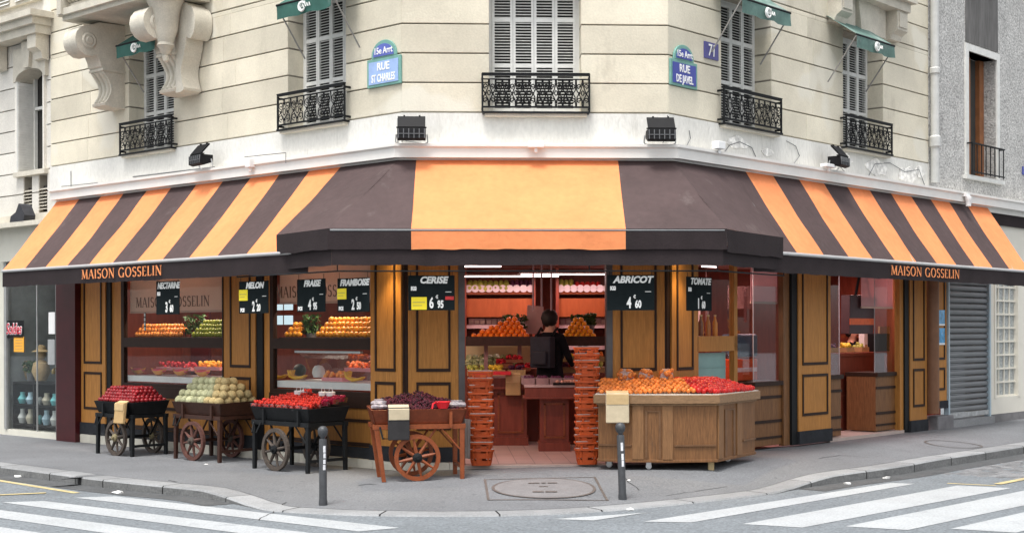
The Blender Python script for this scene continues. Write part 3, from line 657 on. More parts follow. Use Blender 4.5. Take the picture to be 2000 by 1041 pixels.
z = MB(NL); z.box(-10.05, -9.98, .0, .06, .06, 2.95); z.box(-8.30, -8.20, -.02, .10, .0, 2.95); z.box(-9.98, -8.30, .02, .06, 2.72, 2.78); z.box(-9.012, -8.988, .03, .05, .06, 2.72); z.build('shop_window_frame', mat('pale_grey_metal', (0.33, 0.335, 0.33), 0.45, 0.1, 8, metal=.3), nl)
z = MB(NL); z.box(-9.98, -9.03, .035, .043, .06, 2.72); z.box(-8.97, -8.30, .035, .043, .06, 2.72); z.build('shop_window_pane', CLEAR, nl)
z = MB(NL); z.box(-10.05, -8.2, 1.9, 2.0, -.1, 3.0); z.box(-10.15, -10.05, .1, 2.0, -.1, 3.0); z.box(-8.2, -8.12, .1, 2.0, -.1, 2.75); z.box(-10.05, -8.2, .1, 2.0, -.02, .05); z.box(-10.05, -8.2, .3, 2.0, 2.9, 2.98); z.build('shop_room', mat('gift_shop_back', (0.34, 0.36, 0.355), 0.8, 0.3, 2), nl)

nr = empty('right_building', WR.pt(URIGHT, 0, 0), 0, 'grey roughcast building at the right edge with white ground floor', 'building')
NR = Matrix.Translation(-nr.location) @ WR.M()
rw = (WR, 8.80, 9.98, (4.40, 6.55))
z = MB(NR)
for za, zb in ((4.10, 4.40), (4.40, 6.55), (6.55, 9.0)):
    for s, e in spans(WR, URIGHT + .002, 24, za, zb, [rw]): z.box(s, e, 0.0, .45, za, zb)
z.build('roughcast_wall', STUCCO, nr)
z = MB(NR); z.box(URIGHT + .002, 24, -.015, .45, 3.6, 4.10); z.box(9.66, 9.86, -.01, .45, .1, 3.6); z.box(8.0, 9.66, .06, .45, 2.75, 3.6); z.box(11.0, 24, -.01, .45, .1, 3.6); z.box(9.86, 11.0, -.01, .45, .1, .52); z.box(9.86, 11.0, -.01, .45, 2.8, 3.6); z.build('painted_ground_floor', CREAM, nr)
z = MB(NR); z.box(9.42, 24, -.06, -.016, 3.60, 3.80); z.build('dark_fascia', AW_K, nr)
z = MB(NR); z.box(9.70, 24, -.03, .02, -.05, .22); z.build('base_course', mat('grey_base', (0.17, 0.165, 0.165), 0.8, 0.2, 5), nr)
z = MB(NR)
z.box(8.68, 8.80, -.03, .28, 4.40, 6.67); z.box(9.98, 10.10, -.03, .28, 4.40, 6.67); z.box(8.80, 9.98, -.03, .28, 6.55, 6.67)
z.box(8.6, 10.2, -.08, .28, 4.33, 4.40); z.m = 1; z.box(8.80, 9.98, .30, .33, 4.40, 6.55); z.m = 2; z.box(9.25, 9.42, .22, .30, 4.40, 6.55); z.box(9.80, 9.98, .22, .30, 4.40, 6.55); z.m = 0; z.box(8.8, 9.25, .27, .30, 5.2, 5.24)
z.m = 3; z.box(8.72, 10.06, -.012, .02, 6.70, 8.3); z.m = 0; z.box(8.65, 10.2, -.14, .1, 8.3, 8.42)
nwo = z.build('window', [WPAINT, DARKV, mat('brown_window_wood', (.25, .10, .04), .5, .2, 6), mat('sooty_stain', (.13, .125, .12), .95, .3, 3, stretch=(3, 3, .5))], nr)
z = MB(NR)
for q in range(8): z.box(8.72 + q * .185, 8.735 + q * .185, -.13, -.115, 4.42, 4.93)
z.box(8.70, 10.06, -.135, -.11, 4.93, 4.955); z.box(8.70, 10.06, -.135, -.11, 4.44, 4.46); z.box(8.70, 8.72, -.12, .0, 4.93, 4.955); z.box(10.04, 10.06, -.12, 0, 4.93, 4.955); z.build('railing', IRON, nwo)
# roller shutter in its opening
SLAT = mat('grey_shutter_slats', (0.155, 0.16, 0.165), 0.42, 0.08, 3, metal=.4)
z = MB(NR); zz = .32
while zz < 2.75:
    z.prism([(.02, zz + .004), (-.006, zz + .02), (-.012, zz + .055), (.0, zz + .085), (.02, zz + .10), (.05, zz + .10), (.05, zz)], 'x', 8.02, 9.60, True); zz += .1035
rs = z.build('roller_shutter', SLAT, nr)
z = MB(NR); z.box(8.02, 9.60, -.02, .04, .235, .315); z.build('bottom_rail', mat('worn_zinc', (.35, .36, .36), .6, .35, 14, stain=((.12, .12, .12), 12, .55, (1, 1, 1))), rs)
z = MB(NR); z.box(7.97, 8.02, -.03, .06, .2, 2.75); z.box(9.60, 9.66, -.04, .06, .2, 2.75); z.build('guide_rail', mat('pale_blue_frame', (.36, .45, .50), .5, .1, 6), nr)
z = MB(NR); z.box(8.0, 9.72, -.08, .2, -.05, .20); z.build('doorstep', GRAN, nr)
# glass block window
gb = MB(NR); gb.box(9.86, 11.0, .06, .08, .52, 2.8); gb.build('glass_block_panel', mat('glass_block', (.36, .38, .37), .25, .35, 22, .6, fine=.3, fscale=45), nr)
gf = MB(NR); gf.box(9.86, 9.93, -.025, .06, .5, 2.8); gf.box(10.90, 11.0, -.025, .06, .5, 2.8)
for q in range(10): gf.box(9.93, 10.90, .03, .06, .52 + .245 * q, .55 + .245 * q)
for q in range(1, 4): gf.box(9.93 + .2425 * q - .012, 9.93 + .2425 * q + .012, .035, .058, .52, 2.8)
gf.build('glass_block_frame', CREAM, nr)
# house number on the neighbour at the right edge
z = MB(); z.box(0, .16, -.012, 0, 0, .15); o = z.build('number_plate', ENAMELB, None, WR.pt(11.14, -.005, 4.60), WR.a)
tag(o, 'small white and blue number plate cut off at the right edge of the grey wall', 'sign'); text('7', .12, CHALKW, o, .08, -.014, .075)
# drain pipe between the two buildings
PIPE = mat('pale_pipe_paint', (.50, .50, .48), .55, .12, 5)
z = MB(); z.tube([(0, 0, 4.15 + .0), (0, 0, 4.4), (0, 0, 9)], .07, 10)
dp = z.build('drain_pipe', PIPE, None, WR.pt(7.33, -.10, 0), WR.a); tag(dp, 'pale vertical drain pipe running down between the limestone and the grey roughcast walls', 'pipe')
z = MB()
for q in (4.83, 6.0, 7.3): z.lathe([(.07, q - .06), (.088, q - .05), (.088, q + .03), (.07, q + .05)], 10)
z.lathe([(.07, 4.72), (.095, 4.75), (.095, 4.90), (.07, 4.93)], 10); z.build_each('collar', PIPE, dp)

# ------------------------------------------------------------------ shop front joinery
sf = empty('fruit_shop', ROOT, 0, 'golden oak and black fruit shop facade with panelled pilasters round the corner', 'shop')
def panel(name, w, u0, u1, rail=1.18, base=.10, ztop=2.86, y=0.0, plinth=.30, m_=WOOD, dark=True, both=True):
    o = MB(TR @ w.M()); o.box(u0, u1, y, y + .10, base + plinth * .6, ztop); pil = o.build(name, m_, sf, bevel=.004)
    g = MB(TR @ w.M()); ww = u1 - u0; k = min(.10, ww * .17); t = .028
    for za, zb in ((rail + .05, ztop - .10), (base + plinth + .10, rail - .08)):
        a, b = u0 + k, u1 - k
        g.box(a, a + t, y - .014, y, za, zb); g.box(b - t, b, y - .014, y, za, zb); g.box(a + t, b - t, y - .014, y, za, za + t * 1.4); g.box(a + t, b - t, y - .014, y, zb - t * 1.4, zb)
    g.build('moulding', MOULD, pil)
    q = MB(TR @ w.M()); q.box(u0 - .01, u1 + .01, y - .02, y + .10, base, base + plinth * .62); q.build('plinth', PLINTH, pil)
    return pil
def strip(w, u0, u1, y0, y1, z0, z1, m_, name): o = MB(TR @ w.M()); o.box(u0, u1, y0, y1, z0, z1); return o.build(name, m_, sf)
# left street, from the maroon pier to the corner
strip(WL, -8.15, -7.56, -.10, .2, -.06, 2.9, MAROON, 'maroon_pier')
panel('pilaster', WL, -7.55, -6.83); strip(WL, -6.83, -6.71, .02, .12, .1, 2.86, IRON, 'black_strip'); strip(WL, -6.71, -6.46, .05, .12, .1, 2.86, WOOD, 'side_panel')
panel('pilaster', WL, -3.66, -2.99); strip(WL, -2.99, -2.85, .02, .12, .1, 2.86, IRON, 'black_strip'); strip(WL, -2.85, -2.73, .05, .12, .1, 2.86, WOOD, 'side_panel')
strip(WL, -3.80, -3.66, .06, .12, .1, 2.86, WOOD, 'side_panel')
panel('pilaster', WL, -.60, -.03); strip(WL, -.03, 0.0, .03, .10, .1, 2.86, MOULD, 'corner_bead')
# dwarf walls below the two windows, tiled base all along
for a, b in ((-6.46, -3.80), (-2.73, -.61)):
    strip(WL, a, b, .06, .12, .24, .92, WOOD, 'stall_riser'); strip(WL, a, b, .03, .12, .07, .24, PLINTH, 'plinth')
    o = MB(TR @ WL.M()); o.box(a, b, .035, .06, .74, .90); o.box(a, b, .035, .06, .25, .30); o.box(a, b, .04, .06, .56, .60); o.build('riser_moulding', MOULD, sf)
o = MB(TR @ WL.M())
u = -7.55
while u < -.01: o.t = random.random(); o.box(u + .002, min(u + .29, -.012), -.022, .10, -.10, .095); u += .292
o.M = TR @ WF.M(); u = .0
while u < .70: o.box(u + .004, min(u + .29, .73), -.022, .10, -.10, .095); u += .292
o.build('tile_base', mat('ivory_tile', (.50, .48, .41), .5, .14, 4, tone=.12, stain=((.28, .25, .2), 4, .6, (1, 1, 1))), sf)
# windows: sill, pane, frame
for a, b in ((-6.46, -3.80), (-2.73, -.61)):
    fr = MB(TR @ WL.M()); fr.box(a, a + .08, .05, .12, .90, 2.86); fr.box(b - .03, b, .05, .12, .90, 2.86); fr.box(a + .08, b - .03, .05, .12, .90, .95)
    fr.box(a + .08, b - .03, .05, .12, 1.50, 1.645)
    f = fr.build('display_window', MOULD, sf)
    g = MB(TR @ WL.M()); g.box(a + .08, b - .03, .080, .088, .95, 1.50); g.box(a + .08, b - .03, .080, .088, 1.645, 2.86); g.build('pane', CLEAR, f)
    s_ = MB(TR @ WL.M()); s_.box(a + .08, b - .03, .12, .9, .97, 1.06); s_.build('counter_ledge', mat('pale_marble', (.72, .71, .69), .35, .06, 5), f)
# corner facet: pilaster, doorway, pilaster
panel('pilaster', WF, .07, .70); strip(WF, .0, .07, .03, .10, .1, 2.86, MOULD, 'corner_bead')
strip(WF, .70, .78, -.01, .16, .06, 2.86, mat('door_frame_metal', (.10, .09, .09), .35, .1, 8, metal=.6), 'door_frame')
strip(WF, 2.56, 2.64, -.01, .16, .06, 2.86, MATS['door_frame_metal'], 'door_frame')
panel('pilaster', WF, 2.64, 3.30, base=.12); strip(WF, 3.30, UF, .03, .10, .1, 2.86, MOULD, 'corner_bead')
o = MB(TR @ WF.M()); o.box(.70, 2.64, -.02, .40, -.05, .055); o.build('threshold', mat('threshold_stone', (.42, .34, .30), .6, .1, 6), sf)
strip(WF, .78, 2.56, .02, .14, 2.74, 2.86, MATS['door_frame_metal'], 'door_head')
for a, zb_ in ((1.665, 2.0), (1.775, 2.05), (1.90, 2.0)): strip(WF, a, a + .02, .55, .58, zb_, 2.82, mat('pale_pink_metal', (.30, .17, .17), .5, .05, 8), 'hanging_post')
# right street
panel('pilaster', WR, .07, .62, base=.14); strip(WR, 0.0, .07, .03, .10, .1, 2.86, MOULD, 'corner_bead')
# first glazed bay: case by the corner
o = MB(TR @ WR.M()); o.box(.66, 1.60, .02, .10, 1.46, 1.66); o.box(1.52, 1.60, .02, .10, .1, 2.86); o.box(.62, .68, .02, .10, .1, 2.86); o.box(.68, 1.52, .03, .5, .1, 1.02); o.build('case_frame', WOOD, sf)
o = MB(TR @ WR.M()); o.box(.68, 1.52, .05, .058, 1.66, 2.86); o.build('case_pane', CLEAR, sf)
o = MB(TR @ WR.M()); o.box(.68, 1.46, .12, .16, 1.02, 1.44); o.box(.68, 1.46, .11, .13, 1.24, 1.25); o.build('teal_panel', mat('frosted_teal_glass', (.20, .33, .31), .4, .1, 3), sf)
# open bay with a low wooden counter and glass guard at its right side
o = MB(TR @ WR.M()); o.box(2.14, 2.96, .10, .60, .12, .96); o.box(1.62, 2.14, .62, 1.1, .12, .96); o.build('counter', WOODL, sf, bevel=.005)
o = MB(TR @ WR.M()); o.box(2.10, 2.97, .06, .62, .96, 1.02); o.box(2.12, 2.96, .085, .10, .78, .82); o.box(2.12, 2.96, .085, .10, .44, .48); o.box(2.12, 2.96, .085, .10, .22, .25); o.build_each('counter_moulding', MOULD, sf)
o = MB(TR @ WR.M()); o.box(2.16, 2.92, .12, .126, 1.02, 2.35); o.box(2.16, 2.168, .128, .55, 1.02, 2.35); o.build('glass_guard', DOME, sf)
o = MB(TR @ WR.M()); o.box(2.15, 2.159, .12, .13, 1.02, 2.86); CLIP = mat('dull_clip_metal', (.42, .40, .40), .5, .1, 9, metal=.4); o.build('glass_clip', CLIP, sf)
strip(WR, 2.84, 3.0, .06, .14, .1, 2.86, WOODL, 'side_panel'); strip(WR, 3.0, 3.15, .02, .12, .1, 2.86, IRON, 'black_strip')
panel('pilaster', WR, 3.15, 4.07, base=.10)
# second bay: glass guards left and right, counters
for a, b in ((4.10, 4.62), (5.72, 6.42)):
    o = MB(TR @ WR.M()); o.box(a, b, .14, .65, .14, 1.0); o.build('counter', WOODL, sf, bevel=.005)
    o = MB(TR @ WR.M()); o.box(a - .01, b + .02, .10, .67, 1.0, 1.06); o.box(a, b + .01, .125, .14, .80, .84); o.box(a, b + .01, .125, .14, .40, .44); o.box(a, b + .01, .125, .14, .22, .25); o.build_each('counter_moulding', MOULD, sf)
    o = MB(TR @ WR.M()); o.box(a, b, .16, .166, 1.06, 2.7); o.build('glass_guard', DOME, sf)
    o = MB(TR @ WR.M()); x = b - .012 if a < 5 else a; o.box(x, x + .008, .155, .167, 1.06, 2.86); o.build('glass_clip', CLIP, sf)
strip(WR, 6.36, 6.48, .05, .14, .1, 2.86, WOOD, 'side_panel'); strip(WR, 6.48, 6.62, .02, .12, .1, 2.86, IRON, 'black_strip')
panel('pilaster', WR, 6.62, 7.22, base=.08)
o = MB(TR @ WR.M()); o.prism([(7.36 + .12 * math.cos(a), -.02 + .12 * math.sin(a)) for a in [2 * pi * q / 14 for q in range(14)]], 'z', .35, 2.86, True); o.build('round_post', mat('brown_post', (.17, .08, .04), .5, .15, 8), sf)
panel('pilaster', WR, 7.46, 7.96, base=.42, plinth=.2)
o = MB(TR @ WR.M()); o.box(7.42, 8.02, -.10, .2, .0, .30); o.build('granite_guard_stone', mat('dark_granite', (.16, .155, .16), .8, .2, 8, .3), sf, bevel=.02)
o = MB(TR @ WR.M()); o.box(4.07, 6.45, .02, .7, -.02, .125); o.build('threshold', MATS['threshold_stone'], sf)
# posters on the last pilaster
for za, zb, lab in ((1.98, 2.24, 'upper'), (1.66, 1.94, 'lower')):
    o = MB(); o.box(0, .26, -.004, 0, 0, zb - za); t = o.build('poster', mat('blue_poster_' + lab, (.09, .33, .58) if lab == 'lower' else (.16, .38, .60), .4, .5, 9, stain=((.75, .75, .75), 8, .58, (1, 1, 1))), None, WR.pt(7.58, -.018, za - .18), WR.a)
    tag(t, '%s blue poster on the last oak pilaster before the roller shutter' % lab, 'poster')
    o = MB(); o.box(.0, .26, -.006, -.004, 0, .03); o.build('white_border', WHITEP, t)
# warm downlights that wash the two corner pilasters
WARM = emit('warm_lamp', (1.0, .72, .30), 40)
for w, u, lab in ((WL, -.14, 'left'), (WR, .14, 'right')):
    p = w.pt(u, -.14, 2.66); o = MB(); o.lathe([(.0, .10), (.05, .10), (.055, 0.0), (.045, 0.0)], 12); t = o.build('downlight', BLACKP, None, p, w.a)
    tag(t, 'small warm downlight under the awning lighting the %s corner pilaster' % lab, 'lamp')
    o = MB(); o.lathe([(.0, .012), (.044, .012)], 12); o.build('bulb', WARM, t)
    l = bpy.data.lights.new('downlight_beam', 'SPOT'); l.energy = 42; l.color = (1, .70, .30); l.spot_size = math.radians(95); l.spot_blend = .8; l.shadow_soft_size = .05
    q = bpy.data.objects.new('downlight_beam', l); COL.objects.link(q); q.location = (0, 0, -.02); q.parent = t; q.rotation_euler = (math.radians(-14), 0, 0)

# ------------------------------------------------------------------ awnings
def bil(a, b, c, d, s, t): return (a.lerp(b, s)).lerp(d.lerp(c, s), t)
def sheet(mb, a, b, c, d, mats, sag=0.03, nt=10, nu=4, nrmv=None, th=.004, seed=0):
    # a,b along the top, d,c along the bottom; mats: list of (s0, s1, material index)
    nv = (b - a).cross(d - a).normalized()
    if nv.z < 0: nv = -nv
    for s0, s1, mi in mats:
        mb.m = mi; vs = []; fs = []; n = max(2, int(nu * (s1 - s0) * 12))
        for i in range(n + 1):
            s = s0 + (s1 - s0) * i / n
            for k in range(nt + 1):
                t = k / nt; p = bil(a, b, c, d, s, t)
                q = noise.noise(Vector((p.x * 1.3 + seed, p.y * 1.3, p.z * 2))) * .018 * math.sin(pi * t)
                vs.append(p - nv * (sag * math.sin(pi * t) - q))
        for i in range(n):
            for k in range(nt): j = i * (nt + 1) + k; fs.append((j, j + nt + 1, j + nt + 2, j + 1))
        mb.add(vs, fs, True)
def drop(mb, pts, z0, z1, wav, seed, mi=0, n=14):        # hanging strip below a line of points
    mb.m = mi; vs = []; fs = []; L = 0
    for p, q in zip(pts, pts[1:]):
        m_ = max(2, int((q - p).length * 12)); d = (q - p).normalized(); nn = Vector((d.y, -d.x, 0))
        b = len(vs)
        for i in range(m_ + 1):
            r = p.lerp(q, i / m_)
            for k in range(5):
                t = k / 4; f = noise.noise(Vector((r.x * 3.1 + seed, r.y * 3.1, 7))) + .5 * noise.noise(Vector((r.x * 8 + seed, r.y * 8, 3)))
                vs.append((r.x + nn.x * f * wav * t, r.y + nn.y * f * wav * t, z0 + (z1 - z0) * t + (.012 * f * t)))
        for i in range(m_):
            for k in range(4): j = b + i * 5 + k; fs.append((j, j + 5, j + 6, j + 1))
    mb.add(vs, fs, True)
def rel(o): return Matrix.Translation(-Vector(o.location))
AWT = 3.865
def side_awning(w, u0, u1, out0, out1, zf, stripes, lab, word_u, right):
    r = empty('striped_awning', w.pt((u0 + u1) / 2, 0, AWT), 0, lab, 'awning', 'shop awnings'); mb = MB(rel(r))
    a, b = w.pt(u0, -.10, AWT), w.pt(u1, -.10, AWT); d, c = w.pt(u0, -out0, zf), w.pt(u1, -out1, zf)
    sheet(mb, a, b, c, d, [((s - u0) / (u1 - u0), (e - u0) / (u1 - u0), m_) for s, e, m_ in stripes], .014, seed=u0)
    mb.build('canopy', [AW_O, AW_D], r)
    ra = MB(rel(r)); ra.tube([d + Vector((0, 0, -.012)), c + Vector((0, 0, -.012))], .024, 8); ra.build('front_rail', mat('pale_alu', (.52, .51, .50), .4, .05, 8, metal=.5), r)
    ar = MB(rel(r))
    for f in (.08, .5, .92):
        p = d.lerp(c, f) + Vector((0, 0, -.02)); q = w.pt(u0 + (u1 - u0) * f, -.10, AWT - .20); m_ = p.lerp(q, .5) + w.d * .25
        ar.tube([p, m_, q], .018, 6)
    ar.build_each('folding_arm', MATS['pale_alu'], r)
    va = MB(rel(r)); drop(va, [d + Vector((0, 0, -.02)), c + Vector((0, 0, -.02))], zf - .03, zf - .265, .012, u0); va.build('valance', AW_K, r)
    # lettering on the valance
    om = out0 + (out1 - out0) * ((word_u - u0) / (u1 - u0)); ang = math.atan2((c - d).y, (c - d).x)
    le = MB(); roman(le, 'MAISON GOSSELIN', .135, 0, 0, -.02, .004, fit=right)
    lo = le.build('lettering', LETTER, r, w.pt(word_u, -om, zf - .205) - Vector(r.location), ang)
    return r
st = []; u = -8.05; k = 0
while u < -.60: e = min(u + .637, -.42); st.append((max(u, -8.12) if k else -8.12, e, k % 2)); u = e; k += 1
a1, b1 = WL.u(157, 1.12, 540), WL.u(319, 1.12, 535)
side_awning(WL, -8.12, -.42, 1.04, 1.16, 2.715, st, 'long orange and brown striped awning over the left street windows', a1, b1 - a1)
st = []; u = 1.625 - .6925; k = 1; ue = 9.40
st.append((.55, 1.625, 1))
u = 1.625; k = 0
while u < 9.15: e = u + .6925; st.append((u, min(e, ue), k % 2)); u = e; k += 1
st.append((u, ue, 0)) if u < ue - .01 else None
a2, b2 = WR.u(1741, .90, 540), WR.u(1875, .88, 543)
st2 = [(s, e, m_) for s, e, m_ in st]
side_awning(WR, .55, ue, .90, .84, 2.735, st2, 'long orange and brown striped awning over the right street windows', a2, b2 - a2)
# corner awning
ca = empty('corner_awning', WF.pt(UF / 2, 0, AWT), 0, 'big hipped brown awning with one broad orange panel over the corner doorway', 'awning', 'shop awnings')
ZC, ZD = 2.935, 2.69
def atz(px, py, z): return onz(px, py, z)
tl, tr_ = mitre(0, .10) + Vector((0, 0, AWT)), mitre(1, .10) + Vector((0, 0, AWT))
def front(px, z, out): u, _ = WF.hit(px, 500, out); return WF.pt(u, -out, z)
OF = 1.20
fl, frr = front(640, ZC, OF), front(1420, ZC, OF)
sl = WL.pt(-1.05, -1.15, ZC); sr = WR.pt(WR.hit(1530, 477, .92)[0], -.92, ZC - .04)
stl = WL.pt(-1.05, -.10, AWT); strr = WR.pt((sr - WR.P).dot(WR.d), -.10, AWT)
mb = MB(rel(ca))
ul, ur = WF.u(803, OF, 447), WF.u(1222, OF, 447); tlu, tru = WF.u(813, .1, 312), WF.u(1207, .1, 313)
T = [tl, WF.pt(tlu, -.10, AWT), WF.pt(tru, -.10, AWT), tr_]; Bq = [fl, WF.pt(ul, -OF, ZC), WF.pt(ur, -OF, ZC), frr]
for i, m_ in enumerate((1, 0, 1)): sheet(mb, T[i], T[i + 1], Bq[i + 1], Bq[i], [(0, 1, m_)], .02, seed=i)
sheet(mb, stl, tl, fl, sl, [(0, 1, 1)], .02, seed=5); sheet(mb, tr_, strr, sr, frr, [(0, 1, 1)], .02, seed=6)
mb.build('canopy', [AW_O, AW_D], ca)
AW_O2 = AW_O
va = MB(rel(ca)); line_pts = [sl, fl, Bq[1]]
drop(va, [sl, fl], ZC, ZD, .02, 1, 1); drop(va, [fl, Bq[1]], ZC, ZD, .006, 2, 1); drop(va, [Bq[1], Bq[2]], ZC, ZD, .006, 3, 0); drop(va, [Bq[2], frr], ZC, ZD, .006, 4, 1)
drop(va, [frr, sr], ZC - .01, ZD - .03, .012, 5, 1); va.build('upper_valance', [AW_O, AW_K], ca)
def inn(p, k=.05): c = Vector((ca.location.x, ca.location.y, p.z)); v = (c - p); v.z = 0; return p + v.normalized() * k
lv_ = MB(rel(ca)); q = [inn(p) for p in (sl, fl, frr, sr)]
drop(lv_, q, ZD + .05, ZD - .185, .010, 9); lv_.build('lower_valance', AW_K, ca)
rl = MB(rel(ca))
for p, qq in zip((sl, fl, frr), (fl, frr, sr)): rl.tube([inn(p, .03) + Vector((0, 0, -.02)), inn(qq, .03) + Vector((0, 0, -.02))], .02, 6)
for p, t in ((sl, stl), (fl, tl), (frr, tr_), (sr, strr)): rl.tube([inn(p, .04) + Vector((0, 0, -.03)), t + Vector((0, 0, -.06))], .018, 6)
rl.build('frame', GREYP, ca)
# thin rod the price boards hang from
zr = 2.44
rodL = [WL.pt(-1.95, -1.08, zr), inn(fl, .12), inn(frr, .12), WR.pt(1.35, -.85, zr)]
rod = MB(); 
for p in rodL: p.z = zr
rod.tube(rodL, .010, 6)
for p in rodL + [rodL[1].lerp(rodL[2], .33), rodL[1].lerp(rodL[2], .66)]: rod.tube([p, Vector((p.x, p.y, ZD + .02))], .008, 5)
tag(rod.build('hanging_rod', IRON), 'thin black rod under the corner awning from which the price boards hang', 'rod')

# ------------------------------------------------------------------ price boards
def board(px0, px1, py0, py1, w, out, word, big, small, lab, tagc=None, kg=None, sx=1.0, red=False, rod_z=zr, eur='\u20ac'):
    u0, za = w.hit(px0, py0, out); u1, _ = w.hit(px1, py0, out); zb = w.hit((px0 + px1) / 2, py1, out)[1]; za = w.hit((px0 + px1) / 2, py0, out)[1]
    wd, h = u1 - u0, za - zb
    r = empty('price_board', w.pt(u0, -out, zb), w.a, lab, 'price sign', 'price boards hanging under the awnings')
    b = MB(); b.box(0, wd, 0, .008, 0, h); b.build('board', CHALK, r)
    t = text(word, h * .26, CHALKW, r, wd * .54, -.003, h * .86, .005, .25, min(1.0, wd * .98 / max(.001, len(word) * h * .26 * .62)))
    text(big, h * .42, CHALKW, r, wd * (.50 if tagc else .46), -.003, h * .20, .006, 0, .60 * sx); text(small, h * .29, CHALKW, r, wd * (.50 if tagc else .46) + h * .26, -.003, h * .165, .005, 0, .62 * sx)
    text(eur, h * .13, CHALKW, r, wd * (.50 if tagc else .46) + h * .16, -.003, h * .38, .002, 0, .8)
    text(kg or 'PCE', h * .14, CHALKW, r, wd * .12, -.003, h * (.62 if kg else .10), .005, 0, .8 * min(1, wd / h))
    q = MB(); q.box(wd * .80, wd * .93, -.002, 0, h * .52, h * .535); q.build('chalk_dash', CHALKW, r)
    if tagc:
        x0, x1, z0, z1 = tagc; q = MB(); q.box(wd * x0, wd * x1, -.004, -.001, h * z0, h * z1); q.build('origin_card', YELLOWC, r)
        q = MB(); q.box(wd * (x0 + .03), wd * (x1 - .04), -.006, -.004, h * (z0 + (z1 - z0) * .55), h * (z0 + (z1 - z0) * .62)); q.box(wd * (x0 + .03), wd * (x1 - .1), -.006, -.004, h * (z0 + (z1 - z0) * .3), h * (z0 + (z1 - z0) * .36)); q.build('card_writing', mat('pencil_grey', (.45, .40, .1), .8, .1, 9), r)
    if red: q = MB(); q.box(wd * .80, wd * .98, -.004, -.001, h * .30, h * .40); q.build('red_sticker', mat('red_sticker', (.5, .03, .03), .5, .2, 20), r)
    wi = MB(); zz = rod_z - zb
    for x in (.03, wd - .03): wi.tube([(x, .004, h), (x, .004, zz)], .004, 4)
    wi.build('hanger_wire', IRON, r); return r
board(305, 350, 549, 614, WL, 1.0, 'NECTARINE', '3', '60', 'black price board reading NECTARINE hanging before the left window', None, 'KG', rod_z=2.45)
board(467, 524, 549, 612, WL, 1.0, 'MELON', '2', '20', 'black price board reading MELON with yellow card hanging before a pilaster', (.0, .30, .40, .74), None, rod_z=2.45)
board(580, 635, 545, 609, WL, 1.0, 'FRAISE', '4', '95', 'black price board reading FRAISE in white letters above the strawberry cart')
board(659, 721, 543, 609, WL, 1.0, 'FRAMBOISE', '2', '50', 'black price board reading FRAMBOISE with yellow card beside the FRAISE board', (.0, .29, .38, .70))
board(797, 888, 538, 606, WF, .98, 'CERISE', '6', '95', 'black price board reading CERISE above the cherry cart', (.07, .40, .02, .38), 'KG', red=True)
board(1186, 1278, 537, 606, WF, .98, 'ABRICOT', '4', '60', 'black price board reading ABRICOT right of the shop doorway', None, 'KG')
board(1341, 1390, 541, 607, WR, .62, 'TOMATE', '1', '60', 'narrow black price board reading TOMATE above the wooden stand', None, 'KG')

# ------------------------------------------------------------------ window drop awnings, floodlights, signs
def swirl(mb, x, z, r, y, a0=.5, a1=5.9):
    P = [(x + r * math.cos(a0 + (a1 - a0) * i / 18), y, z + r * math.sin(a0 + (a1 - a0) * i / 18)) for i in range(19)]; mb.tube(P, [.010 + .012 * math.sin(pi * i / 18) for i in range(19)], 5)
GREENP = mat('pale_green_canvas', (.11, .185, .16), .85, .25, 5, stain=((.33, .37, .35), 3, .52, (1, 1, 1)))
def drop_awning(w, ua, ub, lab, gm=GREENC):
    r = empty('window_awning', w.pt(ua, 0, 6.0), w.a, lab, 'window awning', 'green window awnings'); wd = ub - ua; o = .50
    c = MB(); vs = []
    for i in range(9):
        x = -.05 + (wd + .1) * i / 8
        for y, z in ((.05, .40), (-.24, .20 - .02 * math.sin(pi * i / 8)), (-o, 0.02), (-o - .006, .0), (-o + .012 * math.sin(i * 2.2), -.09), (-o + .02 * math.sin(i * 2.2), -.175 + .008 * math.sin(i * 1.7))): vs.append((x, y, z))
    c.add(vs, [(i * 6 + k, i * 6 + k + 1, i * 6 + 7 + k, i * 6 + 6 + k) for i in range(8) for k in range(5)], True); c.build('canvas', gm, r)
    b = MB(); b.tube([(-.06, -o, .012), (wd + .06, -o, .012)], .016, 6); b.build('front_bar', IRON, r)
    a = MB()
    for x in (-.05, wd + .05): a.tube([(x, -o, .0), (x + (.0), -.03, -.62)], .011, 5)
    a.build_each('arm', mat('pale_arm_metal', (.30, .29, .27), .5, .1, 9, metal=.4), r)
    e = MB(); swirl(e, wd * .50, -.085, .055, -o - .03)
    for k in range(4): e.tube([(wd * .50 - .01 + .045 * k, -o - .03, -.10), (wd * .50 + .01 + .045 * k, -o - .03, -.055 + (.03 if k == 1 else 0)), (wd * .50 + .025 + .045 * k, -o - .03, -.10)], .007, 4)
    e.build('emblem', CHALKW, r)
drop_awning(WL, -5.63, -4.70, 'faded green window awning with white emblem under the bow window')
drop_awning(WL, -1.80, -.80, 'green window awning with white emblem left of the corner, cut by the top edge')
drop_awning(WR, .98, 2.06, 'pale worn green window awning right of the blue number plate', GREENP)
drop_awning(WR, 4.0, 5.06, 'green window awning beside the drain pipe over the last railed window', GREENP)
